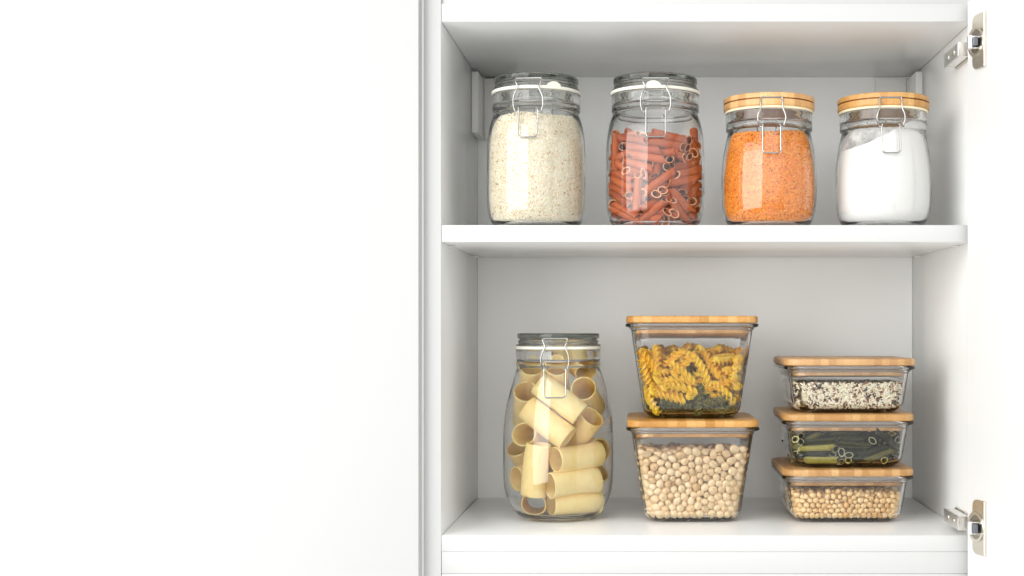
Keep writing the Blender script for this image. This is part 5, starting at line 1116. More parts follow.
113,28,-469,-590,300,35,-489,-346,197,27,-223,-527,169,36,-354,-10,324,29,287,478,144,32,61,-442,137,33,-202,126,197,38,258,197,329,35,443,-580,194,31,-262,-417,312,35,-88,192,204,32,
-485,-463,88,32,244,-500,258,31,-230,-15,188,32,436,-337,242,30,241,-170,192,30,-174,-442,176,29,503,427,92,36,108,-368,191,31,-131,-192,313,34,361,-592,314,37,586,-308,231,31,-403,
-382,239,33,574,198,152,32,-108,75,290,38,-271,593,262,29,-405,286,196,38,-162,45,325,34,-6,-6,300,36,56,30,309,34,491,-260,326,31,-136,-343,199,35,174,583,199,30,-49,-571,146,34,-82,
543,282,28,-364,49,238,36,-395,-593,314,36,438,-314,183,34,-415,340,232,31,-309,-356,269,34,564,-449,84,28,345,-171,226,34,55,-217,183,33,-185,519,190,34,463,-280,137,32,311,-583,193,
29,-326,-578,199,35,244,548,322,32,269,491,298,35,-221,-484,310,31,-606,-227,349,28,455,59,292,33,-34,572,147,34,305,364,231,37,498,-308,185,30,558,525,258,35,-382,441,87,31,202,116,
321,31,-138,305,199,34,508,-229,140,31,456,-477,261,31,453,358,160,34,-187,211,347,32,-239,239,215,33,-118,469,131,27,100,-161,316,29,487,-547,87,31,516,475,220,28,446,171,208,34,-20,
472,209,37,-512,-497,242,28,-305,318,303,37,-75,526,137,28,-144,-475,212,31,-398,197,242,28,-314,518,87,31,-309,436,356,38,-234,-158,283,31,314,147,186,36,-4,143,239,29,-242,-570,128,
33,-207,-105,270,30,116,-223,346,35,316,225,315,28,-454,294,86,30,-323,-594,320,36,-48,271,367,38,-225,444,90,34,-568,-161,141,37,-170,-184,193,38,-404,-451,148,35,-517,-235,212,34,
203,-373,214,29,-181,-451,90,34,-342,511,146,37,-53,-357,239,30,-368,414,189,31,37,145,275,27,333,-182,291,35,265,-591,273,32,256,-320,239,36,439,-244,290,34,-533,-397,264,32,203,467,
133,29,-587,-112,241,31,-385,524,305,35,-427,-436,228,29,330,577,143,28,346,-368,287,32,-463,-100,92,36,345,100,351,37,273,507,92,36,484,273,273,34,-368,-371,182,36,378,581,222,35,-410,
30,188,36,516,275,221,30,-50,-521,197,34,402,495,89,33,335,-287,294,31,-231,127,343,31,481,-254,187,29,85,-571,132,32,-566,-200,87,31,-151,-505,339,34,144,544,242,38,-484,496,135,29,
-586,-441,239,33,569,352,84,28,-270,162,311,31,78,-57,230,37,293,142,243,28,89,164,244,37,175,229,288,33,-523,-440,216,36,-565,35,88,32,-56,371,229,31,506,-581,304,33,49,418,341,30,
124,-95,338,38,-29,49,238,30,179,14,196,37,-286,390,301,38,-177,-534,219,34,354,389,190,32,541,-115,315,29,493,568,186,28,47,462,132,28,103,423,309,33,357,-481,312,38,-262,595,325,35,
212,-576,140,29,340,-572,142,33,-108,450,266,29,-492,462,280,27,-36,504,93,37,215,292,188,29,-78,-488,306,34,598,-322,284,27,210,500,86,30,-365,243,230,32,-396,368,340,33,-185,-383,
190,32,414,9,321,34,-159,-590,303,38,412,247,360,36,421,-411,185,28,158,-124,204,32,343,480,221,28,-472,-494,137,30,-276,-184,330,38,502,157,91,35,-280,525,241,31,-403,-485,204,32,343,
-415,184,30,-489,-168,329,35,-458,-422,138,28,-346,303,238,32,-112,-600,357,34,526,-58,297,34,-593,-125,304,35,-205,-569,84,28,-403,-538,347,29,-194,-55,241,30,-108,-575,143,30,-313,
-257,298,35,-280,221,344,38,587,327,259,35,-114,244,284,27,294,186,278,30,100,-28,355,36,286,12,292,37,-466,327,136,31,-517,-167,87,31,251,233,194,34,-508,328,93,37,-82,-582,196,31,
-211,82,311,29,-482,282,295,27,-449,-211,85,29,-31,-536,327,36,569,458,158,34,396,-418,326,38,-487,-554,147,36,468,-122,90,34,344,28,205,28,-451,-36,87,31,-393,-532,249,34,-395,195,
341,35,531,374,111,29,50,-203,369,38,110,-212,278,35,-267,-106,275,33,493,125,290,28,520,-565,247,29,-349,88,293,32,551,-6,325,31,540,287,300,31,183,-576,195,36,-175,-591,238,27,285,
-442,172,28,-593,447,313,36,-302,71,256,33,-554,531,250,32,-473,257,134,30,-521,-195,167,29,-525,184,207,36,35,436,280,36,447,153,269,31,-363,-286,264,27,539,523,191,37,-14,334,207,
30,291,-205,210,34,-75,465,320,36,272,570,150,36,-9,-470,305,36,-360,-572,142,32,504,-234,267,36,477,-171,254,32,536,-30,243,30,244,-566,87,31,-594,-338,318,35,214,321,350,36,213,135,
190,29,-464,471,223,29,507,-68,137,32,212,288,285,38,212,-436,246,37,559,-532,284,34,-345,234,337,30,285,195,223,27,-443,-366,305,36,-487,23,262,28,136,-172,237,30,-529,12,148,31,506,
271,91,35,-176,353,200,27,494,-335,236,30,-106,-253,255,37,-326,256,280,34,536,149,139,29,329,94,225,37,385,148,319,33,196,-484,287,29,-186,-156,249,29,424,539,243,31,45,-91,184,31,
-469,558,84,28,210,575,150,31,54,-150,187,32,443,348,253,30,387,-145,185,31,194,539,287,31,-456,-558,88,32,-441,40,287,29,-71,562,92,36,526,-362,192,33,392,-69,245,32,563,2,91,35,593,
-455,310,35,125,-159,376,36,53,246,255,35,317,526,134,29,147,-462,254,35,35,-132,240,30,-341,-65,338,30,-89,-38,221,28,-566,164,87,31,-228,-591,239,27,-295,485,191,34,240,-481,332,35,
304,245,256,36,-462,-160,84,28,-266,50,308,34,-295,-415,255,27,208,-591,252,29,90,406,251,30,214,401,254,32,-596,29,282,29,-85,-89,277,33,-484,-402,185,31,576,142,182,34,-461,514,184,
33,-537,-201,266,35,523,520,86,30,-72,311,217,35,-159,411,207,35,-472,158,147,28,47,430,209,37,-515,360,153,33,526,336,188,30,-471,-393,88,32,-515,1,89,33,53,-583,195,30,227,-469,168,
30,440,266,87,31,-538,362,258,36,-49,-34,182,32,189,34,296,27,542,237,189,29,23,296,186,27,-409,560,94,38,-456,456,324,30,519,-5,144,33,286,600,327,31,-479,23,210,28,-584,158,260,37,
-561,98,93,37,-490,-104,323,29,255,-385,237,32,454,31,186,31,-390,473,136,29,61,593,311,36,161,-502,337,35,-264,-215,196,27,-582,-495,267,30,238,-542,304,33,-34,-190,205,35,93,96,202,
31,383,410,294,36,-166,511,133,27,370,279,183,30,-530,248,320,38,-358,-342,236,28,-25,383,300,32,-576,-413,180,34,-77,-343,290,29,-512,-296,92,36,-338,-568,85,29,-391,-578,199,35,15,
90,248,29,238,223,261,37,-21,-301,225,29,-537,-415,342,35,475,373,92,36,234,-23,206,30,-220,275,264,33,463,-372,199,32,-253,-471,183,32,112,562,92,36,416,-510,150,32,573,-34,141,32,
197,-314,208,31,515,98,155,29,-328,532,277,30,-373,151,228,30,-215,-297,263,36,-444,592,251,28,-367,-87,210,29,-106,-431,325,33,153,144,302,30,292,-300,338,33,42,366,298,38,-578,109,
209,36,-74,-537,255,32,449,-220,230,32,87,480,199,32,-428,-501,93,37,-176,347,290,28,163,-354,179,29,85,-524,89,33,-191,-514,93,37,496,-10,203,32,-44,-427,347,34,-271,276,180,28,-137,
589,288,37,-168,-255,280,31,344,-98,338,37,-433,81,338,37,163,-178,317,37,-580,226,221,36,-528,380,321,30,145,432,258,32,-197,196,204,28,-380,-224,264,38,-208,477,132,27,519,-93,87,
31,368,-568,85,29,403,-539,198,27,-72,492,262,28,-125,-492,93,37,-528,281,257,35,-356,-524,200,31,-181,569,144,36,9,533,186,36,501,26,90,34,88,373,348,31,517,331,254,37,-588,-171,245,
31,476,-59,186,28,430,360,317,37,146,218,190,34,231,-521,139,30,551,466,93,37,291,-99,248,31,316,414,290,31,-42,535,332,38,-271,364,196,29,596,442,310,32,575,293,200,38,-474,-405,244,
30,368,-326,335,36,174,-465,84,28,300,441,198,37,307,-562,92,36,242,-34,280,29,-328,596,312,33,434,463,151,35,6,224,291,30,556,97,319,31,-465,-347,247,30,-567,-323,86,30,-577,-53,150,
29,153,468,93,37,-119,-449,145,37,461,317,87,31,505,-555,188,35,121,195,296,32,-83,-368,185,30,472,60,138,31,-583,-313,252,38,-105,-446,258,37,-437,425,243,30,-147,166,189,36,421,-198,
328,28,-590,282,285,35,-249,531,299,36,-366,347,192,36,-540,-5,284,38,-309,570,143,35,19,183,348,38,-473,-299,166,30,490,184,302,33,-470,580,205,28,-457,-458,183,32,7,-401,310,35,364,
235,226,36,-81,-31,273,27,113,-407,317,37,-374,-185,197,30,-523,-340,247,30,51,-449,341,37,307,269,193,35,152,85,307,31,-211,437,239,32,174,-255,202,36,210,78,202,31,227,-183,351,36,
-48,-600,340,32,-270,561,93,37,-83,74,226,31,-581,45,222,35,566,-60,87,31,-33,-144,251,33,-143,-14,236,34,514,46,183,33,-536,-287,336,38,144,-583,256,38,-424,244,238,27,238,-98,289,
37,80,-181,229,28,569,-451,136,32,360,-29,201,35,-328,-40,232,36,-499,-531,291,33,-472,292,177,28,56,-506,143,36,-384,392,246,35,-125,-141,264,37,526,181,187,30,168,64,247,36,-474,-173,
259,37,449,2,268,31,500,-204,88,32,34,-307,233,31,-327,-417,186,27,-293,-473,315,30,-111,-89,221,31,289,312,268,28,188,355,292,35,434,430,258,30,-458,24,87,31,-447,151,353,35,397,185,
254,32,-336,-138,190,34,-236,159,248,32,-143,101,233,37,-321,459,294,30,470,-493,89,33,89,192,353,35,-235,-473,84,28,-521,254,194,38,-594,-197,299,32,403,-449,267,30,58,-378,353,36,
194,-149,258,37,-442,57,234,28,592,193,284,33,-510,-229,91,35,-343,-471,169,34,268,259,310,31,293,-508,299,33,-341,-317,310,33,61,5,194,36,-598,242,342,35,508,92,93,37,-220,-73,187,
28,569,262,139,35,325,284,306,32,584,138,247,35,-600,124,326,30,475,-380,88,32,-532,-459,287,36,-576,-355,130,27,261,106,180,32,-244,339,270,36,-57,228,308,36,124,-298,207,30,27,371,
182,33,-46,325,320,34,-109,106,356,37,145,-522,216,37,-377,-431,201,30,225,-261,246,34,96,77,340,36,441,46,88,32,570,-211,160,37,-268,267,299,28,584,-261,196,29,477,174,148,35,209,386,
345,30,-87,585,240,33,-438,59,135,32,4,387,241,35,-527,-155,215,35,92,-547,273,29,19,-408,204,30,22,59,362,36,348,512,363,37,476,-22,333,37,382,444,190,32,193,500,239,29,206,173,295,
32,599,137,309,30,381,461,132,29,-163,261,239,31,82,531,282,32,563,182,91,35,407,590,283,34,230,-294,307,38,-501,201,93,37,510,282,160,34,244,34,184,32,124,-347,357,36,141,278,300,30,
86,-336,238,33,-502,133,94,38,-475,351,338,34,-365,290,322,33,-119,517,92,36,-272,-263,248,30,455,563,325,36,282,-270,272,30,-210,-474,140,30,385,-452,152,37,586,419,200,27,-85,470,
86,30,-574,274,158,33,409,-478,92,36,330,-472,193,31,69,519,151,36,218,-471,116,28,-362,-67,276,28,206,-511,86,30,336,486,298,32,575,-119,194,37,-523,-327,148,33,-90,468,210,34,-201,
105,259,29,-13,482,294,34,150,-568,137,36,-591,373,306,37,558,-311,182,31,-17,-130,375,37,-295,-360,334,34,-414,417,301,33,-209,305,324,36,-78,-445,90,34,77,149,182,29,295,-316,183,
34,-507,472,183,31,69,-408,182,28,300,-488,241,28,235,-225,299,32,169,-442,315,30,470,582,259,35,542,406,306,28,-177,523,83,27,443,118,320,33,-439,-63,139,29,453,-241,87,31,-471,-463,
241,27,282,-517,188,36,115,357,287,38,50,-502,297,33,-460,126,294,31,485,325,310,30,-568,-228,141,36,119,-570,83,27,211,247,343,36,-565,490,200,34,-321,484,245,27,543,460,275,35,-21,
-365,186,34,128,114,260,30,-502,-137,142,36,122,-596,322,34,-419,-249,347,28,568,-118,85,29,-389,589,281,35,-256,109,281,33,431,429,90,34,-563,-49,91,35,-538,319,311,34,-359,-517,85,
29,-356,-534,305,35,291,-161,251,28,-100,-307,352,30,-261,-319,226,32,-406,221,193,28,-262,-578,191,34,-499,458,91,35,-484,-238,267,31,524,-355,304,31,-230,-114,323,29,420,-397,243,
33,477,-426,232,33,-141,-10,343,27,-67,-222,313,37,584,-125,266,38,292,40,231,31,539,-291,296,35,-437,570,156,36,150,325,336,30,-576,351,198,37,-534,463,245,28,-565,357,88,32,115,-521,
141,27,307,82,291,36,-463,294,238,36,-2,1,191,28,563,-390,91,35,-398,517,182,35,-90,129,193,35,-380,462,260,38,289,-382,183,34,-372,-213,336,33,-495,183,312,36,177,-248,322,35,157,118,
204,36,593,-190,293,33,-7,596,317,33,-372,573,147,33,566,62,87,31,]

# ------------------------------------------------------------------ what the jars and boxes hold
rng = np.random.default_rng(11)

def jar_grains(name, label, x, inner, ztop, semi, n, m, slump, seed, cat):
    """loose grain as one heap: a solid core just inside the glass, covered with grains"""
    rg = np.random.default_rng(seed)
    zs = np.array([p[1] for p in inner][::-1]); rs = np.array([p[0] for p in inner][::-1])
    zs[0] = 0.0037
    def top(px, py):
        return ztop + slump * px / 0.05 + 0.0012 * np.sin(px * 90 + seed) + 0.0010 * np.cos(py * 110)
    s2 = semi[2] * 1.15
    # side
    ns = int(n * 0.86)
    z = rg.uniform(0.0042, ztop + 0.006, ns); a = rg.uniform(0, 2 * PI, ns)
    rr = np.interp(z, zs, rs) - semi[1] * 1.02 - rg.uniform(0, semi[1] * 1.3, ns)
    C = np.c_[rr * np.cos(a), rr * np.sin(a), z]
    C = C[C[:, 2] < top(C[:, 0], C[:, 1])]
    # top
    nt_ = n - ns
    rt = np.sqrt(rg.uniform(0, 1, nt_)) * (np.interp(ztop, zs, rs) - semi[0]); at = rg.uniform(0, 2 * PI, nt_)
    px, py = rt * np.cos(at), rt * np.sin(at)
    C = np.r_[C, np.c_[px, py, top(px, py) - rg.uniform(0, semi[2] * 1.5, nt_)]]
    # orientation: flat-ish against the glass on the sides, free elsewhere
    A = rand_rot(rg, len(C))
    V, F = scatter(name, C, semi, rg, 1, A)
    # keep every vertex inside the glass
    rad = np.hypot(V[:, 0], V[:, 1]); lim = np.interp(V[:, 2], zs, rs) - 0.0003
    k = np.where(rad > lim, lim / np.maximum(rad, 1e-9), 1.0)
    V[:, 0] *= k; V[:, 1] *= k
    V[:, 2] = np.maximum(V[:, 2], 0.0042)
    # core
    core = []
    sg = 64
    zc = np.linspace(0.0062, ztop - 0.003, 26)
    rows = []
    cv = []
    for zz in zc:
        r0 = np.interp(zz, zs, rs) - semi[1] * 2.2
        rows.append(len(cv))
        for i in range(sg):
            aa = 2 * PI * i / sg
            q = (r0 * math.cos(aa), r0 * math.sin(aa))
            zq = 0.0062 + (zz - 0.0062) / (ztop - 0.0092) * (float(top(q[0], q[1])) - 0.0092)
            cv.append((q[0], q[1], zq))
    cf = []
    for a0, b0 in zip(rows, rows[1:]):
        for i in range(sg):
            j = (i + 1) % sg
            cf += [(a0 + i, a0 + j, b0 + j), (a0 + i, b0 + j, b0 + i)]
    for base, zq in ((rows[0], 0.0062), (rows[-1], ztop - 0.003)):
        c0 = len(cv); cv.append((0, 0, zq))
        cf += [(base + i, base + (i + 1) % sg, c0) for i in range(sg)]
    off = len(V)
    V = np.r_[V, np.array(cv)]; F = np.r_[F, np.array(cf) + off]
    me = np_mesh(name, V, F)
    o = obj(name, me, m, None, (x, YJ, ZJ), smooth=0)
    me.polygons.foreach_set("use_smooth", [True] * len(me.polygons))
    return tag(o, label, cat, None, "stuff")

jar_grains("grain", "cream coloured fine grain with brown specks filling the leftmost shelf jar", X1, IN_1L, 0.1210, (0.0015, 0.0009, 0.0008), 34000, M_GRAIN, 0.0, 3, "grain")
jar_grains("red_lentils", "small orange red split lentils filling a bamboo lidded jar", X3, IN_S, 0.1030, (0.0015, 0.0014, 0.0009), 19000, M_LENTIL, 0.001, 5, "lentils")

# flour: one soft heap, higher on the right, with a dusty film left on the glass
def flour():
    inner = IN_S
    zs = np.array([p[1] for p in inner][::-1]); rs = np.array([p[0] for p in inner][::-1])
    sg, rows_n = 120, 40
    def top(px, py):
        t = px / 0.045
        return 0.1010 + 0.0135 * math.tanh(t * 1.6) + 0.005 * t + 0.0016 * noise.noise((px * 90, py * 90, 1.3)) + 0.0007 * noise.noise((px * 300, py * 300, 4.0))
    bm = bmesh.new()
    R_ = []
    for k in range(rows_n):
        t = k / (rows_n - 1)
        ring = []
        for i in range(sg):
            a = 2 * PI * i / sg
            r1 = float(np.interp(0.1, zs, rs)) - 0.0008
            zt = min(top(r1 * math.cos(a), r1 * math.sin(a)), 0.1205)
            z = 0.0042 + t * (zt - 0.0042)
            r = float(np.interp(z, zs, rs)) - 0.0005 - 0.00045 * max(0, noise.noise((math.cos(a) * 3, math.sin(a) * 3, z * 70)))
            ring.append(bm.verts.new((r * math.cos(a), r * math.sin(a), z)))
        R_.append(ring)
    for q in range(1, 14):
        ring = []
        f = 1 - q / 14
        for i in range(sg):
            v = R_[rows_n - 1][i].co
            px, py = v.x * f, v.y * f
            ring.append(bm.verts.new((px, py, min(top(px, py), 0.1205) + (0.0015 if q > 1 else 0.0006))))
        R_.append(ring)
    for a, b in zip(R_, R_[1:]):
        for i in range(sg):
            j = (i + 1) % sg
            bm.faces.new((a[i], a[j], b[j], b[i]))
    bm.faces.new(R_[0][::-1]); bm.faces.new(R_[-1])
    bmesh.ops.recalc_face_normals(bm, faces=bm.faces)
    bmh = bm
    bm = bmesh.new()
    rows = []
    for k in range(10):
        ring = []
        for i in range(sg):
            a = 2 * PI * i / sg
            z0 = min(R_[rows_n - 1][i].co.z, 0.1045)
            z = z0 + (0.1055 - z0) * k / 9
            r = float(np.interp(z, zs, rs)) - 0.0003
            ring.append(bm.verts.new((r * math.cos(a), r * math.sin(a), z)))
        rows.append(ring)
    for a, b in zip(rows, rows[1:]):
        for i in range(sg):
            j = (i + 1) % sg
            bm.faces.new((a[i], a[j], b[j], b[i]))
    heap = bpy.data.meshes.new("flour")
    bmh.to_mesh(heap); bmh.free()
    o = obj("flour", heap, M_FLOUR, None, (X4, YJ, ZJ), smooth=60)
    tag(o, "white flour sloping up to the right inside the rightmost shelf jar", "flour", None, "stuff")
    obj("flour_film", bm, M_DUST, o, smooth=60)
flour()

# ---- pieces: one mesh per kind, an object per piece
def penne_mesh(name, L, r, m, mrim, cut=0.85, ridges=0):
    segs = 28
    V, F = [], []
    rows = []
    t = r * 0.26
    n = 7
    for rad, order in ((r, range(n)), (r - t, range(n - 1, -1, -1))):
        for k in order:
            ring = []
            for i in range(segs):
                a = 2 * PI * i / segs
                rr = rad
                if ridges and rad == r:
                    rr = rad * (1 + 0.012 * math.cos(ridges * a))
                x, y = rr * math.cos(a), rr * math.sin(a)
                f = k / (n - 1)
                z = -L / 2 + L * f + cut * x
                ring.append(len(V)); V.append((x, y, z))
            rows.append(ring)
    rows.append(rows[0])
    for a, b in zip(rows, rows[1:]):
        for i in range(segs):
            j = (i + 1) % segs
            F.append((a[i], a[j], b[j], b[i]))
    me = np_mesh(name, V, F)
    me.materials.append(m)
    me.materials.append(mrim)
    idx = np.zeros(len(F), dtype=np.int32)
    idx[(n - 1) * segs:n * segs] = 1
    idx[(2 * n - 1) * segs:2 * n * segs] = 1
    me.polygons.foreach_set("material_index", idx)
    return me

def tube_mesh(name, L, r, t, m, seed):
    """large tube pasta: straight cut, slightly squashed and bent, thin ridges"""
    rd = random.Random(seed)
    segs, n = 64, 13
    V, F, rows = [], [], []
    e = rd.uniform(0.93, 1.0); bend = rd.uniform(-0.0025, 0.0025); ph = rd.uniform(0, 6)
    prof = [(r, k / (n - 1)) for k in range(n)]
    prof = [(r - t * 0.45, -0.004), (r - t * 0.1, 0.002), (r, 0.012)] + prof[1:-1] + [(r, 0.988), (r - t * 0.1, 0.998), (r - t * 0.45, 1.004)]
    prof += [(r - t * 0.9, 0.998), (r - t, 0.985)] + [(r - t, 1 - k / (n - 1)) for k in range(1, n - 1)] + [(r - t, 0.015), (r - t * 0.9, 0.002)]
    for rad, f in prof:
        ring = []
        for i in range(segs):
            a = 2 * PI * i / segs
            rr = rad * (1 + 0.02 * math.sin(2 * a + ph + f * 1.5))
            x = rr * math.cos(a); y = rr * math.sin(a) * e
            ring.append(len(V)); V.append((x + bend * (1 - (2 * f - 1) ** 2), y, L * (f - 0.5)))
        rows.append(ring)
    rows.append(rows[0])
    for a, b in zip(rows, rows[1:]):
        for i in range(segs):
            j = (i + 1) % segs
            F.append((a[i], a[j], b[j], b[i]))
    me = np_mesh(name, V, F)
    me.materials.append(m)
    return me

def spiral_mesh(name, L, r, m, turns=1.6, seed=0):
    segs, n = 30, 44
    V, F, rows = [], [], []
    rd = random.Random(seed)
    bend = rd.uniform(-0.0025, 0.0025)
    for k in range(n):
        f = k / (n - 1)
        ring = []
        endt = min(1.0, 0.80 + 3.0 * min(f, 1 - f))
        for i in range(segs):
            a = 2 * PI * i / segs
            fin = max(0.0, math.cos(3 * a)) ** 0.55
            rr = (0.30 * r + 0.70 * r * fin) * endt
            th = a + 2 * PI * turns * f + 0.22 * math.sin(5 * f + seed)
            ring.append(len(V))
            V.append((rr * math.cos(th) + bend * (1 - (2 * f - 1) ** 2), rr * math.sin(th), L * (f - 0.5)))
        rows.append(ring)
    for a, b in zip(rows, rows[1:]):
        for i in range(segs):
            j = (i + 1) % segs
            F.append((a[i], a[j], b[j], b[i]))
    me = bpy.data.meshes.new(name)
    me.from_pydata(V, [], F + [tuple(rows[0][::-1]), tuple(rows[-1])])
    me.materials.append(m)
    return me

def smooth_mesh(me, ang):
    me.polygons.foreach_set("use_smooth", [True] * len(me.polygons))
    try:
        me.set_sharp_from_angle(angle=R(ang))
    except Exception:
        pass
    return me

def place(name, me, org, A, B, roll, label, cat, group):
    o = bpy.data.objects.new(name, me)
    COL.objects.link(o)
    A = Vector(A); B = Vector(B)
    q = (B - A).to_track_quat("Z", "X") @ Quaternion((0, 0, 1), roll)
    o.rotation_mode = "QUATERNION"
    o.rotation_quaternion = q
    o.location = Vector(org) + (A + B) / 2
    return tag(o, label, cat, group)

rd = random.Random(5)

# large tubes
tubes = [smooth_mesh(tube_mesh("tube_pasta", 0.0590, 0.0146, 0.0017, M_PACCHERI, s), 50) for s in range(6)]
for i, row in enumerate(unpack(DATA["pac"], 6)):
    a, b = np.array(row[:3]), np.array(row[3:])
    for p in (a, b):
        d = math.hypot(p[0], p[1])
        if d > 0.0472:
            p[:2] *= 0.0472 / d
    place("tube_pasta", tubes[i % 6], (XB, YBJ, ZF), a, b, rd.uniform(0, 6.28),
          "large pale yellow pasta tube lying loose in the tall clip top jar", "pasta", "large pasta tubes in the tall jar")

def pile_of_penne(meshes, rows, org, keep, score, label, group, rest_label):
    """the pieces that show largest become objects; the few left over behind them are one mass"""
    rows = [r for r in rows if score(r) is not None]
    rows.sort(key=score)
    bm = bmesh.new()
    for i, row in enumerate(rows):
        roll = rd.uniform(0, 6.28)
        if i < keep:
            place("penne", meshes[i % 3], org, row[:3], row[3:], roll, label, "pasta", group)
        else:
            A, B = Vector(row[:3]), Vector(row[3:])
            q = (B - A).to_track_quat("Z", "X") @ Quaternion((0, 0, 1), roll)
            t = meshes[i % 3].copy()
            t.transform(Matrix.Translation((A + B) / 2) @ q.to_matrix().to_4x4())
            bm.from_mesh(t)
            bpy.data.meshes.remove(t)
    me = bpy.data.meshes.new("penne_pile")
    bm.to_mesh(me)
    bm.free()
    for m in meshes[0].materials:
        me.materials.append(m)
    o = bpy.data.objects.new("penne_pile", me)
    COL.objects.link(o)
    o.location = org
    tag(o, rest_label, "pasta", None, "stuff")

pm = [smooth_mesh(penne_mesh("penne", L, 0.0047, M_REDPENNE, M_REDRIM, 0.9, 0), 50) for L in (0.038, 0.040, 0.036)]
def red_score(r):
    rmax = max(math.hypot(r[0], r[1]), math.hypot(r[3], r[4]))
    if rmax < 0.030 and max(r[2], r[5]) < 0.085:
        return 1.0 + rmax    # wholly buried: part of the mass behind
    return min(r[1], r[4]) - 0.4 * max(0, max(r[2], r[5]) - 0.088)
def held_in(rows):
    """keep every cut tip clear of the glass, also in the rounded heel of the jar"""
    out = []
    zs = [p[1] for p in IN_1L][::-1]; rs = [p[0] for p in IN_1L][::-1]
    for r in rows:
        a, b = np.array(r[:3]), np.array(r[3:])
        u = (b - a) / np.linalg.norm(b - a)
        for _ in range(3):
            for sgn in (-1, 1):
                for off in (0.0165, 0.0205):
                    p = (a + b) / 2 + sgn * u * off
                    lim = float(np.interp(p[2], zs, rs)) - (0.0054 if off < 0.02 else 0.0026)
                    d = math.hypot(p[0], p[1])
                    if d > lim:
                        mv = np.array([p[0], p[1], 0]) * (lim / d - 1)
                        a = a + mv; b = b + mv
        out.append(np.r_[a, b])
    return out
pile_of_penne(pm, held_in(unpack(DATA["penne"], 6)), (X2, YJ, ZJ), 160, red_score, "brick red penne tube among the others in the grey lidded jar", "red penne in the jar",
              "brick red penne in the middle and back of the grey lidded jar")
gm = [smooth_mesh(penne_mesh("penne", L, 0.0038, M_GREENPENNE, M_GREENRIM, 0.95, 0), 50) for L in (0.034, 0.036, 0.032)]
pile_of_penne(gm, unpack(DATA["green"], 6), (XS + 0.0012, YS - 0.002, ZS_[1]), 135, lambda r: min(r[1], r[4]), "green penne tube in the middle shallow box of the right stack", "green penne in the middle box",
              "green penne piled at the back of the middle shallow box")

fy = [smooth_mesh(spiral_mesh("fusilli", 0.036, 0.0053, M_YELLOWFUS, 1.9, s), 40) for s in range(4)]
fg = [smooth_mesh(spiral_mesh("fusilli", 0.036, 0.0053, M_GREENFUS, 1.9, s + 10), 40) for s in range(3)]
for i, row in enumerate(unpack(DATA["fus"], 6)):
    a, b = Vector(row[:3]), Vector(row[3:])
    mid = (a + b) / 2
    tilt = Matrix.Rotation(rd.uniform(-0.75, 0.75), 3, "Y") @ Matrix.Rotation(rd.uniform(-0.3, 0.3), 3, "X")
    a, b = mid + tilt @ (a - mid), mid + tilt @ (b - mid)
    for p in (a, b):
        lim = 0.0505 + 0.1562 * max(p.z, 0.008) - 0.0052
        p.x = max(-lim, min(lim, p.x)); p.y = max(-lim, min(lim, p.y)); p.z = max(p.z, 0.0105)
    zc = (a.z + b.z) / 2
    if max(abs(a.x), abs(a.y), abs(b.x), abs(b.y)) < 0.022 and max(a.z, b.z) < 0.05:
        continue        # wholly buried
    green = zc < 0.0215 + 0.005 * math.sin((a.x + b.x) * 22 + 1.2) or i in (31, 77)
    place("fusilli", (fg if green else fy)[i % (3 if green else 4)], (XT + 0.0002, YT, ZT2), a, b, rd.uniform(0, 6.28),
          "dark green pasta spiral under or among the yellow ones in the upper deep box" if green else "bright yellow pasta spiral in the upper deep box", "pasta",
          "green pasta spirals in the upper box" if green else "yellow pasta spirals in the upper box")

# chickpeas and soybeans: the 300 nearest the front as objects, the rest of the fill as one mass
def pea(sub, seed, beak):
    V, F = ico(sub)
    W = V.copy()
    for k in range(len(V)):
        v = Vector(V[k])
        d = 1 + 0.10 * noise.noise(v * 1.3 + Vector((seed * 3.7, 1, 2))) + 0.02 * noise.noise(v * 4 + Vector((seed, 5, 2)))
        if beak:
            ang = v.angle(Vector((0.25, 0, 1)))
            d += 0.30 * math.exp(-(ang / 0.33) ** 2)
            if v.z > -0.6:
                d -= 0.10 * math.exp(-(v.y / 0.13) ** 2) * max(0, 1 - ang / 2.2)
        W[k] = V[k] * d * np.array([1.0, 0.97, 1.04])
    return W, F

def pulse(name, data, org, m_ind, m_mass, label, mass_label, cat, group, beak, seed):
    P = unpack(data, 4)
    rg = np.random.default_rng(seed)
    order = np.argsort(P[:, 1] - 0.25 * np.maximum(P[:, 2] - np.percentile(P[:, 2], 88), 0))
    meshes = []
    for s in range(6):
        V, F = pea(3, s + seed, beak)
        me = np_mesh(name, V, F)
        me.materials.append(m_ind)
        meshes.append(smooth_mesh(me, 180))
    for c, i in enumerate(order[:300]):
        o = bpy.data.objects.new(name, meshes[c % 6])
        COL.objects.link(o)
        x, y, z, r = P[i]
        o.location = (org[0] + x, org[1] + y, org[2] + z)
        s = r * 1.0
        o.scale = (s * rg.uniform(0.86, 1.06), s * rg.uniform(0.84, 1.02), s * rg.uniform(0.94, 1.14))
        o.rotation_euler = tuple(rg.uniform(0, 6.28, 3))
        tag(o, label, cat, group)
    rest = P[order[300:]]
    V, F = pea(2, seed, beak)
    A = rand_rot(rg, len(rest))
    W = np.einsum("nij,nvj->nvi", A, V[None] * rest[:, 3][:, None, None]) + rest[:, None, :3]
    FF = F[None] + (np.arange(len(rest)) * len(V))[:, None, None]
    me = np_mesh(name, W.reshape(-1, 3), FF.reshape(-1, 3))
    o = obj(name + "s", me, m_mass, None, org, smooth=180)
    tag(o, mass_label, cat + "s", None, "stuff")

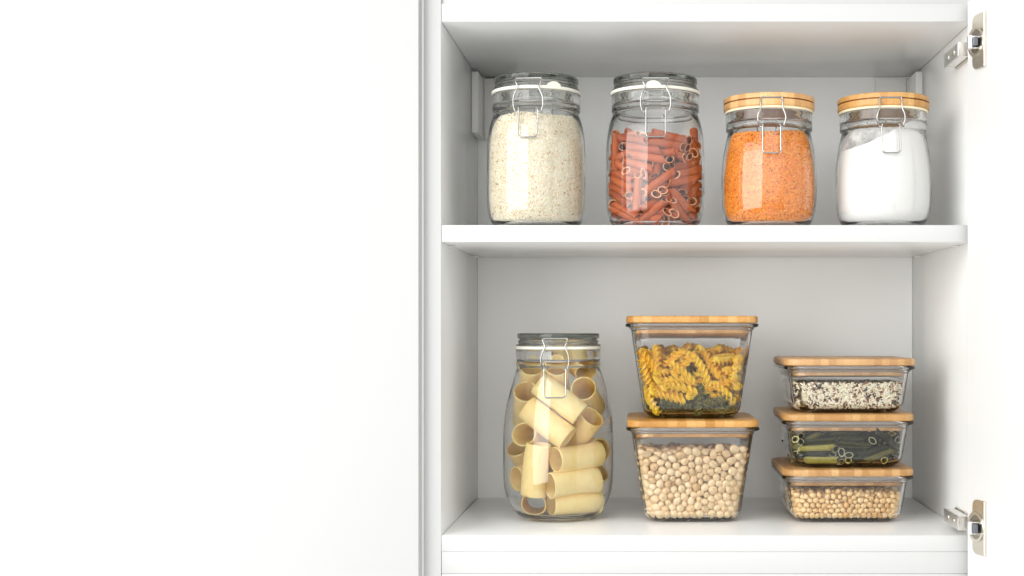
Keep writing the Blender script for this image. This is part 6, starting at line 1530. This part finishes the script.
pulse("chickpea", DATA["chick"], (XT, YT, ZF), M_CHICK, M_CHICK_I, "round beige chickpea near the front of the lower deep box",
      "beige chickpeas filling the lower deep box behind the front ones", "chickpea", "chickpeas at the front of the deep box", True, 1)
pulse("soybean", DATA["soy"], (XS, YS, ZS_[0]), M_SOY, M_SOY_I, "small round golden soybean near the front of the lowest shallow box",
      "golden soybeans filling the lowest shallow box behind the front ones", "soybean", "soybeans at the front of the shallow box", False, 2)

# wild rice mix
def rice_mix():
    rg = np.random.default_rng(21)
    zt = 0.0335
    def half(z): return S0 - 0.0036 + SS * z - 0.0006
    n1, n2 = 7500, 3200
    semi = (0.0036, 0.0013, 0.0012)
    # around the four walls
    s = rg.integers(0, 4, n1); u = rg.uniform(-1, 1, n1); z = rg.uniform(0.0062, zt, n1)
    d = rg.uniform(0.0011, 0.0042, n1)
    h = half(z)
    off = h - d
    x = np.where(s == 0, u * h, np.where(s == 1, u * h, np.where(s == 2, off, -off)))
    y = np.where(s == 0, -off, np.where(s == 1, off, u * h))
    C = np.c_[x, y, z]
    px = rg.uniform(-1, 1, n2) * (half(zt) - 0.002); py = rg.uniform(-1, 1, n2) * (half(zt) - 0.002)
    zz = zt - 0.002 - rg.uniform(0, 0.003, n2) + 0.0016 * np.sin(px * 60) * np.cos(py * 50)
    C = np.r_[C, np.c_[px, py, zz]]
    # rounded vertical corners
    rc = 0.0175
    hh = half(C[:, 2]) - 0.001
    q = np.maximum(np.abs(C[:, :2]) - (hh - rc)[:, None], 0); L = np.linalg.norm(q, axis=1)
    keep = L < rc
    C = C[keep]
    V, F = scatter("rice_mix", C, semi, rg, 1, None, 0.15)
    lim = half(V[:, 2]) + 0.0002
    for ax in (0, 1):
        V[:, ax] = np.clip(V[:, ax], -lim, lim)
    V[:, 2] = np.maximum(V[:, 2], 0.0058)
    bm = loft([rrect(half(0.0075) - 0.007, 0.015, 0.0075), rrect(half(zt) - 0.007, 0.015, zt - 0.005)])
    cv = np.array([v.co[:] for v in bm.verts]); bmesh.ops.triangulate(bm, faces=bm.faces)
    cf = np.array([[v.index for v in f.verts] for f in bm.faces]); bm.free()
    o_ = len(V)
    me = np_mesh("rice_mix", np.r_[V, cv], np.r_[F, cf + o_])
    o = obj("rice_mix", me, M_WILD, None, (XS + 0.0022, YS - 0.001, ZS_[2]), smooth=180)
    tag(o, "cream, brown and black wild rice grains mixed in the topmost shallow box", "rice", None, "stuff")
rice_mix()
